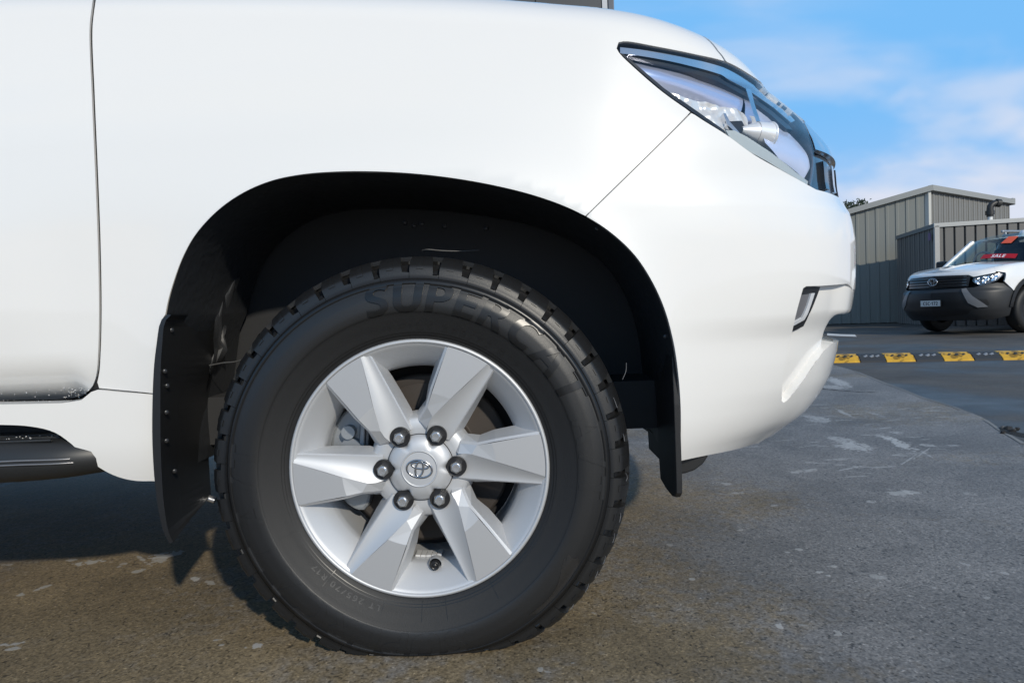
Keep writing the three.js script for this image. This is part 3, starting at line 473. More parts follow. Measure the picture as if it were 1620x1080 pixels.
    for (const [shapes, w, x0] of ws) {
      for (const s of shapes) { const e = s.extractPoints(6), xy = (l) => { const a = l.map((p) => { const ly = p.y - 0.36, lx = (x + p.x - x0 + ly * slant) * size * stretch; return [(deg * R + lx / rMid) * 0.38, mOf(rMid + ly * size)]; }); if (Math.hypot(a[0][0] - a[a.length - 1][0], a[0][1] - a[a.length - 1][1]) < 1e-7) a.pop(); return a; };
        const poly = keyed(xy(e.shape), e.holes.map((k) => xy(k))), seen = new Set(poly.map((p, i) => [p, poly[(i + 1) % poly.length]].map((v) => v.map((u) => u.toFixed(6)).join()).join('|')));
        out.push(sheet(S, poly, { o: h, depth: h + 0.0006, cell: size > 0.02 ? 0.006 : 0.01, rim: (p, q) => !seen.has([q, p].map((v) => v.map((u) => u.toFixed(6)).join()).join('|')) })); }
      x += w + gap;
    }
    return out;
  }
  const big = [...lettering('SUPERCAT', 0.051, 0.3065, 26.5, 1.27, 0.0026, 0.15, 0.10)];
  mesh('raised_lettering', squash(merge(lettering('SUPERCAT', 0.051, 0.3065, 206.5, 1.27, 0.0009, 0.15, 0.10))), rubber, wheel);
  mesh('raised_lettering', squash(merge(big)), rubberSlick, wheel);
  for (const d of [87, 267]) mesh('raised_outline_lettering', squash(merge(lettering('A/T', 0.048, 0.3065, d, 1.15, 0.0010, 0.25))), rubber, wheel);
  mesh('fine_lettering', squash(merge([...lettering('LT 265/70 R17', 0.0115, 0.2585, 24, 1.5, 0.0008, 0.3), ...lettering('TUBELESS', 0.008, 0.2600, -8, 1.3, 0.0007, 0.3), ...lettering('LT 265/70 R17', 0.009, 0.2585, 214, 1.4, 0.0005, 0.3)])), rubber, wheel);
  const cuts = [197, 181, 171, 222, 150, 246].map((d) => sheet(S, [[d * R * 0.38 - 0.0006, mOf(0.24)], [d * R * 0.38 + 0.0006, mOf(0.24)], [d * R * 0.38 + 0.0006, mOf(0.272)], [d * R * 0.38 - 0.0006, mOf(0.272)]], { o: 0.0008, depth: 0.001, cell: 0.01 }));
  for (const c of cuts) mesh('mould_line', squash(c), rubberSlick, wheel);
  // wet streak running down the wall
  const wp = smooth([[868, 981], [880, 960], [897, 935], [912, 905], [916, 882], [906, 884], [899, 874], [895, 888], [893, 880], [889, 895], [884, 918], [874, 938], [852, 960], [836, 972]], 6).map(([x, y]) => { const p = onZ(x, y, 0.022), yy = p.y - HUB, r = Math.hypot(p.x, yy), t = Math.atan2(p.x, yy); return [t * 0.38, mOf(clamp(r, 0.25, 0.337))]; });
  mesh('wet_streak', squash(sheet(S, wp, { o: 0.0005, cell: 0.008 })), phys([0.012, 0.012, 0.013], 0.16, 0, { clearcoat: 1 }), wheel);
  wheel.children[wheel.children.length - 1].userData.label = 'wet dark streak on the lower right sidewall';
}
{ // alloy rim: facets given in drawing units (2058 to the metre) with depth in millimetres
  const K = 1 / 2058, rim = wheel;
  const lathe = (pts, n = 120, z = 0) => new THREE.LatheGeometry(pts.map(([r, d]) => new THREE.Vector2(r, d)), n).applyMatrix4(M4([0, 0, z], [Math.PI / 2, 0, 0]));
  mesh('rim_lip', lathe([[0.238, -0.012], [0.2375, -0.003], [0.2355, 0.0], [0.2325, 0.0006], [0.2305, -0.0008], [0.2290, -0.0035]]), silver, rim);
  mesh('rim_barrel', lathe([[0.2290, -0.0035], [0.2255, -0.0050], [0.2235, -0.0075], [0.2045, -0.026], [0.1905, -0.046], [0.1865, -0.054], [0.1850, -0.062], [0.1850, -0.20]]), silver, rim);
  mesh('rear_flange', lathe([[0.185, -0.12], [0.19, -0.2], [0.232, -0.235]]), std([0.05, 0.05, 0.052], 0.6, 0.3), rim);
  const facet = (pts, inn) => { const a = pts.map(([x, y, z]) => V(x * K, y * K, z / 1000)), P = [], U = []; for (const [i, j, k] of THREE.ShapeUtils.triangulateShape(a.map((v) => new THREE.Vector2(v.x, v.y)), [])) { let t = [a[i], a[j], a[k]]; const nz = t[1].clone().sub(t[0]).cross(t[2].clone().sub(t[0])).z; if (nz < 0) t = [t[0], t[2], t[1]]; for (const v of t) { P.push(v.x, v.y, v.z); U.push(v.x, v.y); } } const g = new THREE.BufferGeometry(); g.setAttribute('position', new THREE.Float32BufferAttribute(P, 3)); g.setAttribute('uv', new THREE.Float32BufferAttribute(U, 2)); g.computeVertexNormals(); return g; };
  const arc = (r, d0, d1, z, n = 10) => Array.from({ length: n + 1 }, (_, i) => { const d = lerp(d0, d1, i / n) * R; return [r * Math.cos(d), r * Math.sin(d), z]; });
  const line = (p, q, n) => Array.from({ length: n + 1 }, (_, i) => p.map((v, k) => lerp(v, q[k], i / n)));
  const A = [456, 112, -0.8], T2 = [467, -47, -0.8], T1 = [458, -77, -6], L1 = [198, 46, -8], L2 = [221, 79, -7], F1 = [146, 46, -17], F2 = [155, 84, -24], mA = [291, 92, -1.6], mT = [286, 16, -1.6];
  const aOut = Math.atan2(112, 456) / R, bOut = Math.atan2(-47, 467) / R, iA = Math.atan2(92, 291) / R, iT = Math.atan2(16, 286) / R;
  const face = [facet([...arc(472, aOut, bOut, -0.8), ...arc(290, iT, iA, -1.6, 6)])];
  const dish = [facet([...arc(290, iA, iT, -1.6, 6), L1, L2])], end = facet([L1, L2, F2, F1]);
  // the scoop on the clockwise side of the face: a hollow that runs out to a point at the rim
  const hi = [[472 * Math.cos(bOut * R), 472 * Math.sin(bOut * R), -0.8], [430, -34, -1], [360, -10, -1.3], [288, 16, -1.7], [240, 32, -4.5], [198, 46, -8], [170, 48, -12], [132, 40, -17]];
  const lo = [[463, -76, -5], [430, -74, -7], [360, -67, -10.5], [290, -61, -14], [240, -56, -16.5], [200, -52, -18.5], [170, -49, -20], [140, -46, -21.5]];
  const scoop = (() => { const P = [], U = [], n = 8, pt = (i, w) => { const p = hi[i], q = lo[i], e = 1 - Math.pow(1 - w, 2.1), dz = 0.10 * (q[1] - p[1]) * w * (1 - w); return V(lerp(p[0], q[0], w) * K, lerp(p[1], q[1], w) * K, (lerp(p[2], q[2], e) + dz * 0.4) / 1000); }; for (let i = 0; i + 1 < hi.length; i++) for (let k = 0; k < n; k++) { const q = [pt(i, k / n), pt(i, (k + 1) / n), pt(i + 1, (k + 1) / n), pt(i + 1, k / n)]; for (const v of [q[0], q[2], q[1], q[0], q[3], q[2]]) { P.push(v.x, v.y, v.z); U.push(v.x, v.y); } } const g = new THREE.BufferGeometry(); g.setAttribute('position', new THREE.Float32BufferAttribute(P, 3)); g.setAttribute('uv', new THREE.Float32BufferAttribute(U, 2)); g.computeVertexNormals(); const nn = g.attributes.normal; if (nn.getZ(0) < 0) for (let i = 0; i < nn.count; i++) nn.setXYZ(i, -nn.getX(i), -nn.getY(i), -nn.getZ(i)); return smoothNormals(g); })();
  // a narrow round edge along the scoop's rim, then the flanks down to the window
  const down = lo.map(([x, y, z]) => [x, y - 5, z - 2.5]), foot = [[388, -86, -50], [388, -86, -50], [350, -86, -52], [288, -84, -52], [240, -82, -51], [200, -80, -50], [178, -74, -48], [150, -66, -46]], flank = [];
  const strip2 = (p, q) => { for (let i = 0; i + 1 < p.length; i++) flank.push(quad3(p[i], p[i + 1], q[i + 1], q[i])); };
  const quad3 = (...c) => { const v = c.map(([x, y, z]) => V(x * K, y * K, z / 1000)), g = new THREE.BufferGeometry().setFromPoints([v[0], v[1], v[2], v[0], v[2], v[3]]); g.computeVertexNormals(); return g; };
  strip2(lo, down); strip2(down, foot);
  const cw = [A, mA, L2, F2], ch = [[452, 122, -4.5], [289, 101, -6], [222, 88, -12], [154, 93, -30]], wf = [[371, 134, -50], [284, 120, -52], [228, 102, -52], [168, 112, -50]];
  strip2(cw, ch); strip2(ch, wf);
  flank.push(quad3([468 * Math.cos(aOut * R), 468 * Math.sin(aOut * R), -1], A, [452, 122, -4.5], [458, 124, -8]), quad3([452, 122, -4.5], [458, 126, -10], [371, 134, -50], [371, 134, -50]), quad3(F1, F2, [150, 92, -32], [136, 52, -26]));
  const wing = [scoop, end];
  for (let k = 0; k < 6; k++) {
    const s = mesh('spoke', merge(face.map((g) => g.clone())), silverFace, rim); s.rotation.z = (k * 60 + 0.5) * R;
    mesh('spoke_side', merge([...dish, ...wing, ...flank].map((g) => g.clone())), silver, rim).rotation.z = s.rotation.z;
  }
  mesh('hub_plate', [lathe([[0.0, -0.028], [0.070, -0.026], [0.080, -0.0265], [0.088, -0.029], [0.093, -0.033], [0.098, -0.048], [0.101, -0.062]], 72)], silver, rim);
  const nutMat = std([0.62, 0.63, 0.65], 0.2, 0.95);
  // nuts in their dark seats
  for (let k = 0; k < 6; k++) {
    const a = (k * 60 + 0.5) * R, p = [0.0672 * Math.cos(a), 0.0672 * Math.sin(a), 0];
    const n = wheel; mesh('nut_seat', [lathe([[0.0188, -0.020], [0.0185, -0.0130], [0.0178, -0.0125], [0.0170, -0.0140], [0.0, -0.0142]], 32)], std([0.012, 0.012, 0.013], 0.45), n).position.set(...p);
    const hex = new THREE.CylinderGeometry(0.0112, 0.0120, 0.024, 6, 1).applyMatrix4(M4([0, 0, -0.016], [Math.PI / 2, k * 0.4, 0]));
    mesh('nut_cap', (() => { const g = lathe([[0.0001, 0.0000], [0.0064, 0.0002], [0.0075, -0.0008], [0.0078, -0.003], [0.0078, -0.01]], 28).toNonIndexed(); g.computeVertexNormals(); return g; })(), bolt, n).position.set(...p);
    mesh('lug_nut', [hex, lathe([[0.0118, -0.018], [0.0136, -0.0215], [0.0140, -0.027]], 24)].map((g) => { g = g.index ? g.toNonIndexed() : g; g.computeVertexNormals(); return g; }), nutMat, n).position.set(...p);
  }
  // centre cap with the three-ellipse emblem
  const cap = wheel, co = []; for (let i = 0; i < 180; i++) { const t = i / 180 * 2 * Math.PI, c6 = Math.cos((t - 0.5 * R) * 6), r = 0.0605 - 0.0125 * Math.pow(Math.max(0, c6), 2.2) ; co.push([r, t]); }
  const capG = (() => { const P = [], levels = [[0.0, -0.0075], [0.3, -0.0075], [0.56, -0.0078], [0.72, -0.0088], [0.86, -0.0125], [0.95, -0.017], [1.0, -0.0205], [1.0, -0.029]]; const pt = (i, l) => { const [r, t] = co[i % 180]; const f = levels[l][0]; const rr = f < 0.6 ? f * 0.0605 : lerp(f * 0.0605, f * r, (f - 0.6) / 0.4); return V(rr * Math.cos(t), rr * Math.sin(t), levels[l][1]); }; for (let i = 0; i < 180; i++) for (let l = 0; l + 1 < levels.length; l++) { const a = pt(i, l), b = pt(i, l + 1), c = pt(i + 1, l + 1), d = pt(i + 1, l); for (const v of [a, b, c, a, c, d]) P.push(v.x, v.y, v.z); } const g = new THREE.BufferGeometry(); g.setAttribute('position', new THREE.Float32BufferAttribute(P, 3)); g.computeVertexNormals(); return smoothNormals(g); })();
  mesh('centre_cap', capG, silver, cap);
  mesh('cap_seam', (() => { const P = []; for (let i = 0; i < 180; i++) { const f = (j, k, z) => { const [r, t] = co[j % 180]; return V((r + k) * Math.cos(t), (r + k) * Math.sin(t), z); }; const a = f(i, 0, -0.0232), b = f(i, 0.0016, -0.0232), c = f(i + 1, 0.0016, -0.0232), d = f(i + 1, 0, -0.0232); for (const v of [a, b, c, a, c, d]) P.push(v.x, v.y, v.z); } const g = new THREE.BufferGeometry(); g.setAttribute('position', new THREE.Float32BufferAttribute(P, 3)); g.computeVertexNormals(); return g; })(), seamBlack, cap);
  mesh('cap_ring', [lathe([[0.0345, -0.0085], [0.0338, -0.0062], [0.0325, -0.0058], [0.0312, -0.0066], [0.0305, -0.0085]], 72)], silver, cap);
  const ell = (a, b, x, y, w) => { const c = new THREE.CatmullRomCurve3(Array.from({ length: 40 }, (_, i) => V(x + a * Math.cos(i / 40 * 2 * Math.PI), y + b * Math.sin(i / 40 * 2 * Math.PI), 0)), true); return new THREE.TubeGeometry(c, 60, w, 8, true).applyMatrix4(M4([0, 0, -0.0062], [0, 0, -0.2], [1, 1, 0.7])); };
  mesh('emblem', [ell(0.0232, 0.0158, 0, 0, 0.0019), ell(0.0070, 0.0142, 0, 0.0002, 0.0019), ell(0.0155, 0.0056, 0, 0.0062, 0.0017)], std([0.42, 0.43, 0.45], 0.22, 1), cap);
  // valve and balance weights
  const v = wheel, vp = [0.0168, -0.1885, 0];
  mesh('valve_seat', [lathe([[0.0132, -0.052], [0.0128, -0.038], [0.0112, -0.0375], [0.0106, -0.05]], 28)], silver, v).position.set(...vp);
  mesh('valve_cap', [lathe([[0.0, -0.0275], [0.0030, -0.0276], [0.0034, -0.0292], [0.0052, -0.0292], [0.0056, -0.0276], [0.0078, -0.028], [0.0088, -0.031], [0.0098, -0.042], [0.010, -0.05]], 24)], std([0.012, 0.012, 0.013], 0.35), v).position.set(...vp);
  for (let k = 0; k < 5; k++) { const a = (-90 - 6.4 + k * 3.3) * R; mesh('balance_weight', box(0.0044, 0.0098, 0.028, [0.1825 * Math.cos(a), 0.1825 * Math.sin(a), -0.080], [0, 0, a], 0.001), std([0.6, 0.6, 0.6], 0.45, 0.2), wheel); }
  // brake behind the spokes
  mesh('brake_disc', [lathe([[0.165, -0.118], [0.165, -0.108], [0.158, -0.107], [0.102, -0.107], [0.098, -0.100], [0.085, -0.075], [0.0, -0.073]], 72), lathe([[0.160, -0.1062], [0.148, -0.1064], [0.146, -0.1074]], 72)], iron, wheel);
  const cal = shapeGeo(smooth([[-0.178, 0.012], [-0.172, 0.055], [-0.152, 0.092], [-0.125, 0.104], [-0.108, 0.088], [-0.112, 0.05], [-0.116, 0.012], [-0.112, -0.05], [-0.125, -0.088], [-0.150, -0.078], [-0.172, -0.04], [-0.178, 0.0]], 0.008), 0.05, 0.006).applyMatrix4(M4([0, 0, -0.138]));
  mesh('brake_caliper', [cal, cyl(0.013, 0.013, 0.03, 16, [-0.142, 0.062, -0.078], [Math.PI / 2, 0, 0]), cyl(0.02, 0.022, 0.02, 20, [-0.140, 0.03, -0.08], [Math.PI / 2, 0, 0]), box(0.012, 0.08, 0.014, [-0.118, 0.05, -0.08], [0, 0, -0.1], 0.004)], castGrey, wheel);
  mesh('brake_backing', [cyl(0.183, 0.183, 0.006, 48, [0, 0, -0.145], [Math.PI / 2, 0, 0])], std([0.014, 0.013, 0.013], 0.8), wheel);
}
// ───────────────────────── ground ─────────────────────────
const edgePx = [[1295, 571], [1320, 578], [1352, 587], [1400, 606], [1432, 618], [1462, 630], [1505, 643], [1552, 660], [1585, 681], [1625, 704]];
const edgeW = smooth(edgePx.map(([x, y]) => { const p = onGround(x, y, -0.004); return [p.x, p.z]; }), 0.12);
const e0 = edgeW[0], e1 = edgeW[edgeW.length - 1];
const slab = [[-9, 7], [9, 7], [e1[0] + 3.2, e1[1] + 3.6], ...edgeW.slice().reverse(), [e0[0] - 0.6, e0[1] - 0.5], [-9, e0[1] - 1.6]];
const scuffs = []; // old paint scrapes and pale splashes: [x, z, half length, half width, turn, strength]
{
  const px = [[1210, 655, 40, 9, 0.25, .6], [1350, 706, 26, 10, 0.3, .8], [1330, 695, 22, 5, 0.25, .6], [1420, 700, 34, 7, 0.45, .9], [1405, 692, 20, 3, 0.3, .7], [1470, 705, 12, 4, 0.3, .6], [1462, 715, 22, 1.6, -0.6, .6], [1466, 718, 12, 1.4, 0.5, .6], [1438, 727, 20, 1.5, -0.6, .6], [1290, 660, 26, 4, 0.2, .5], [1297, 665, 22, 5, 0.15, .5], [1335, 653, 14, 3, .5, .6], [1418, 684, 12, 2, .1, .6], [1385, 655, 14, 2, .3, .35], [1272, 745, 26, 3, -0.15, .6], [1425, 780, 20, 6, 0.15, .6], [1443, 778, 14, 4, 0.1, .5], [1376, 793, 10, 2.6, 0.1, .55], [1536, 781, 16, 2.4, 0.1, .5], [1296, 904, 7, 3, 0, .7], [1310, 910, 6, 3, 0, .7], [1326, 604, 24, 7, 0.45, .8], [1318, 612, 18, 5, 0.2, .6], [1318, 896, 12, 3, 0.1, .55], [1390, 913, 16, 4, 0.1, .45], [1233, 990, 7, 5, 0, .75], [1327, 1001, 11, 5, 0.1, .5], [1528, 892, 8, 4, 0, .5], [1590, 907, 6, 3, 0, .5], [1265, 870, 7, 3, 0, .6], [1245, 873, 5, 2.5, 0, .6], [1096, 916, 6, 3, 0, .6], [1172, 838, 8, 2, 0, .5], [405, 1021, 9, 5, 0, .8], [390, 1024, 5, 3, 0, .6], [350, 1020, 5, 2, 0, .6], [345, 1012, 12, 2, -.1, .5], [310, 915, 10, 5, -.3, .8], [330, 921, 12, 4, .3, .5], [265, 877, 30, 5, -.15, .8], [225, 885, 18, 4, .6, .6], [250, 885, 14, 6, -.2, .6], [217, 903, 12, 3, -.2, .6], [140, 890, 26, 4, -.1, .7], [110, 886, 12, 2, -.1, .6], [65, 930, 16, 2.4, -.3, .6], [32, 940, 9, 3, -.2, .6], [20, 1018, 30, 3, -.1, .6], [20, 1026, 14, 3, -.1, .6], [14, 893, 10, 2, 0, .5], [193, 893, 6, 4, 0, .5], [855, 1059, 6, 4, 0, .5], [870, 1063, 10, 2, .2, .5], [1225, 800, 9, 2, 0, .5], [1165, 780, 14, 2, 0, .5], [1040, 690, 12, 3, 0, .6], [1030, 700, 16, 3, 0, .5], [1145, 765, 18, 2, 0.1, .5], [1500, 840, 9, 1.6, .4, .5], [1560, 945, 7, 3, 0, .4], [1480, 930, 5, 2, 0, .5]];
  for (const [x, y, a, b, t, k] of px) { const c = onGround(x, y), u = onGround(x + a * Math.cos(t), y + a * Math.sin(t)).sub(c), w = onGround(x, y + b).sub(c), L = u.length(); scuffs.push([c.x, c.z, u.x / L, u.z / L, L, Math.max(0.003, Math.abs(w.dot(V(-u.z / L, 0, u.x / L)))), k]); }
  for (let i = 0; i < 90; i++) { const c = onGround(1180 + 330 * rnd(), 640 + 130 * rnd() * rnd()), t = -0.5 + rnd() * 1.2, L = 0.02 + 0.05 * rnd(); scuffs.push([c.x, c.z, Math.cos(t), Math.sin(t), L, 0.004 + 0.008 * rnd(), 0.25 + 0.4 * rnd()]); }
  for (let i = 0; i < 420; i++) { const x = -1.4 + 4.2 * rnd(), z = -3 + 4 * rnd(), L = 0.003 + 0.010 * rnd() * rnd(), t = rnd() * 3; scuffs.push([x, z, Math.cos(t), Math.sin(t), L, L * (0.3 + 0.5 * rnd()), 0.12 + 0.3 * rnd()]); }
}
const grid = new Map(); scuffs.forEach((s, i) => { const r = Math.max(s[4], s[5]) * 1.3; for (let a = Math.floor((s[0] - r) / 0.1); a <= Math.floor((s[0] + r) / 0.1); a++) for (let b = Math.floor((s[1] - r) / 0.1); b <= Math.floor((s[1] + r) / 0.1); b++) { const k = a * 1000 + b; (grid.get(k) ?? grid.set(k, []).get(k)).push(s); } });
function slabColor(x, z, out) {
  const big = vnoise(x * 1.7 + 40, z * 1.7 + 11), mid = fbm(x * 6 + 3, z * 6 + 8, 3), fine = vnoise(x * 210, z * 210), fin2 = vnoise(x * 430 + 9, z * 430), dirt = fbm(x * 2.3 + 21, z * 2.3 + 5, 4);
  let g = 0.168 * (0.72 + 0.2 * big + 0.36 * mid) * (0.38 + 0.6 * fine + 0.64 * fin2);
  const sp = vnoise(x * 230 + 31, z * 230 + 77); if (sp > 0.80) g *= lerp(0.9, 0.35, smoothstep(sp, 0.80, 0.9));
  if (vnoise(x * 250 + 3, z * 250 + 177) > 0.89) g *= 1.7;
  const st = fbm(x * 3.1 + 60, z * 3.1 + 31, 5); if (st > 0.57) g *= lerp(1, 0.86, smoothstep(st, 0.57, 0.63)); if (st < 0.40) g *= lerp(1, 1.12, smoothstep(0.40 - st, 0, 0.05));
  // tan grit lying where the car stands
  const tan = smoothstep(dirt + 0.09 + 0.5 * smoothstep(-(x - 0.55) - 0.5 * Math.max(0, z - 0.25), -0.55, 0.5) - 0.16 * (vnoise(x * 60, z * 60) - 0.5) * 2 - 0.14 * (fine - 0.5), 0.52, 1.14);
  let r = g * lerp(1.05, 1.08, tan), b = g * lerp(0.94, 0.47, tan), gg = g * lerp(0.995, 0.82, tan);
  const L = grid.get(Math.floor(x / 0.1) * 1000 + Math.floor(z / 0.1));
  if (L) for (const s of L) { const dx = x - s[0], dz = z - s[1], u = (dx * s[2] + dz * s[3]) / s[4], w = (-dx * s[3] + dz * s[2]) / s[5], d = u * u + w * w; if (d < 1.6) { const e = d + 1.5 * (vnoise(x * 85 + 5, z * 85) - 0.5) + 0.9 * (fine - 0.5); if (e < 0.75) { const k = s[6] * smoothstep(0.75 - e, 0, 0.3); r = lerp(r, 0.42, k); gg = lerp(gg, 0.415, k); b = lerp(b, 0.40, k); } } }
  out[0] = r; out[1] = gg; out[2] = b;
}
function groundSheet(x0, x1, z0, z1, w, h) { const c = [0, 0, 0]; return dataTex(w, h, (i, j) => { slabColor(lerp(x0, x1, (i + 0.5) / w), lerp(z1, z0, (j + 0.5) / h), c); return c; }); }
{
  const apron = grp('concrete_apron'); apron.position.y = GY; tag(apron, 'worn grey concrete apron under the car with pale paint scrapes', undefined, undefined, 'structure');
  const A = [-1.3, 1.75, -1.2, 0.75], B = [-1.9, 4.1, -5.2, 1.1], rect = ([x0, x1, z0, z1]) => [[x0, z0], [x1, z0], [x1, z1], [x0, z1]];
  const flat = (outline, hole, uvBox) => { const s = new THREE.Shape(outline.map((p) => new THREE.Vector2(p[0], -p[1]))); if (hole) s.holes.push(new THREE.Path(hole.map((p) => new THREE.Vector2(p[0], -p[1])))); const g = new THREE.ShapeGeometry(s).applyMatrix4(M4([0, 0, 0], [-Math.PI / 2, 0, 0])), p = g.attributes.position, u = g.attributes.uv; const [x0, x1, z0, z1] = uvBox; for (let i = 0; i < p.count; i++) u.setXY(i, (p.getX(i) - x0) / (x1 - x0), (z1 - p.getZ(i)) / (z1 - z0)); return g; };
  const tA = groundSheet(...A, 2048, 1340), tB = groundSheet(...B, 2048, 2048);
  const gm = (t, bs) => std([1, 1, 1], 0.7, 0, { map: t, bumpMap: t, bumpScale: bs });
  mesh('slab_surface', flat(rect(A), null, A), gm(tA, 0.003), apron);
  mesh('slab_surface', flat(slab, rect(A), B), gm(tB, 0.003), apron);
  const side = []; for (let i = 0; i < slab.length; i++) { const a = slab[i], b = slab[(i + 1) % slab.length]; for (const v of [[a, 0], [a, -0.06], [b, -0.06], [a, 0], [b, -0.06], [b, 0]]) side.push(v[0][0], v[1], v[0][1]); }
  const sg = new THREE.BufferGeometry(); sg.setAttribute('position', new THREE.Float32BufferAttribute(side, 3)); sg.computeVertexNormals(); mesh('slab_edge', sg, std([0.1, 0.098, 0.092], 0.9), apron);
  const rim = [], gap = []; for (let i = 0; i + 1 < edgeW.length; i++) { const a = edgeW[i], b = edgeW[i + 1], d = Math.hypot(b[0] - a[0], b[1] - a[1]), n = [-(b[1] - a[1]) / d, (b[0] - a[0]) / d], pt = (p, k, y) => [p[0] + n[0] * k, y, p[1] + n[1] * k]; const w = 0.010 + 0.012 * vnoise(i * 0.9, 3), w2 = 0.010 + 0.012 * vnoise((i + 1) * 0.9, 3); if (i > 9 && vnoise(i * 0.7, 11) > 0.3) for (const v of [pt(a, 0, 0.002), pt(b, 0, 0.002), pt(b, w2, 0.002), pt(a, 0, 0.002), pt(b, w2, 0.002), pt(a, w, 0.002)]) rim.push(...v); const k = Math.max(0, 1 - i / (edgeW.length * 0.5)); if (k > 0) for (const v of [pt(a, 0, -0.036), pt(b, 0, -0.036), pt(b, -0.10 * k, -0.036), pt(a, 0, -0.036), pt(b, -0.10 * k, -0.036), pt(a, -0.10 * k, -0.036)]) gap.push(...v); }
  for (const [nm, l, m] of [['worn_rim', rim, std([0.20, 0.195, 0.185], 0.85, 0, { bumpMap: rep(grainTex, 3), bumpScale: 0.001 })], ['joint_filler', gap, std([0.012, 0.012, 0.012], 0.85)]]) { const q = new THREE.BufferGeometry(); q.setAttribute('position', new THREE.Float32BufferAttribute(l, 3)); q.computeVertexNormals(); mesh(nm, q, m, apron); }
  // crack across the slab's corner and a broken pit at its rim
  const crack = smooth([[1296, 614], [1320, 616.5], [1350, 619], [1391, 620.5]], 6).map(([x, y]) => onGround(x, y, 0.002));
  mesh('crack', crack.slice(1).map((p, i) => { const q = crack[i], d = p.clone().sub(q), w = V(d.z, 0, -d.x).normalize().multiplyScalar(0.006 + 0.003 * Math.sin(i * 2)); return new THREE.BufferGeometry().setFromPoints([q.clone().add(w), p.clone().add(w), p.clone().sub(w), q.clone().add(w), p.clone().sub(w), q.clone().sub(w)]); }), std([0.02, 0.02, 0.02], 0.9), apron);
  const pale = std([0.38, 0.38, 0.37], 0.8, 0, { bumpMap: rep(grainTex, 3), bumpScale: 0.001 });
  const flatPx = (pts, y) => { const s = pts.map(([a, b]) => onGround(a, b, y)), g = new THREE.ShapeGeometry(new THREE.Shape(s.map((p) => new THREE.Vector2(p.x, -p.z)))); return g.applyMatrix4(M4([0, y, 0], [-Math.PI / 2, 0, 0])); };

  tag(mesh('painted_line', flatPx([[1309, 527], [1330, 528.5], [1353, 529], [1356, 532.5], [1330, 531.5], [1309, 530.5]], -0.036), std([0.60, 0.60, 0.59], 0.7)), 'short white painted line on the asphalt in front of the shed', undefined, undefined, 'structure').position.y = GY;
  const pit = [[1581, 676], [1590, 675], [1600, 679], [1612, 684], [1625, 686], [1628, 694], [1612, 691], [1596, 686], [1584, 682]];
  mesh('broken_edge', flatPx(pit, 0.003), std([0.03, 0.03, 0.03], 0.9, 0, { bumpMap: rep(grainTex, 20), bumpScale: 0.01 }), apron);
  for (let i = 0; i < 8; i++) { const p = onGround(1584 + 40 * rnd(), 677 + 13 * rnd()); mesh('stone_chip', new THREE.IcosahedronGeometry(0.008 + 0.014 * rnd(), 0).applyMatrix4(M4([p.x, 0.004, p.z], [rnd() * 3, rnd() * 3, 0], [1, 0.6, 1])), i % 3 ? seamBlack : std([0.09, 0.088, 0.085], 0.9), apron); }
}
{
  // wet dark asphalt to the horizon
  const x0 = 0.5, x1 = 13, z0 = -20, z1 = -1.5, W = 1536, H = 1536;
  const wet = (x, z) => smoothstep(fbm(x * 1.1 + 7, z * 1.3 + 3, 6) + 0.12 * (fbm(x * 9, z * 9, 3) - 0.5), 0.42, 0.74);
  const col = dataTex(W, H, (i, j) => { const x = lerp(x0, x1, (i + 0.5) / W), z = lerp(z1, z0, (j + 0.5) / H), w = wet(x, z), g = 0.066 * (0.6 + 0.8 * fbm(x * 2.2, z * 3 + 9, 5)) * (0.75 + 0.5 * hash(i, j)) * lerp(1.06, 0.78, w); return [g * 1.12, g, g * 0.86]; });
  const rgh = dataTex(W / 2, H / 2, (i, j) => { const x = lerp(x0, x1, (i + 0.5) / W * 2), z = lerp(z1, z0, (j + 0.5) / H * 2), g = lerp(0.8, 0.46, wet(x, z)) + 0.16 * (fbm(x * 9, z * 9, 2) - 0.5); return [g, g, g]; }, false);
  const mat = std([1, 1, 1], 1, 0, { map: col, roughnessMap: rgh, bumpMap: rep(grainTex, 30), bumpScale: 0.0008 });
  const quad = (a, b, c, d, uv) => { const g = new THREE.PlaneGeometry(b - a, d - c).applyMatrix4(M4([(a + b) / 2, -0.04, (c + d) / 2], [-Math.PI / 2, 0, 0])), p = g.attributes.position, u = g.attributes.uv; for (let i = 0; i < p.count; i++) uv ? u.setXY(i, (p.getX(i) - x0) / (x1 - x0), (z1 - p.getZ(i)) / (z1 - z0)) : u.setXY(i, p.getX(i), p.getZ(i)); return g; };
  const gr = grp('ground'); gr.position.y = GY; tag(gr, 'dark damp asphalt yard reaching to the horizon', undefined, undefined, 'structure');
  mesh('asphalt', quad(x0, x1, z0, z1, true), mat, gr);
  const far = std([0.055, 0.055, 0.055], 0.75);
  mesh('asphalt', [quad(-300, x0, -300, 300), quad(x0, 300, z1, 300), quad(x0, 300, -300, z0), quad(x1, 300, z0, z1)], far, gr);
}
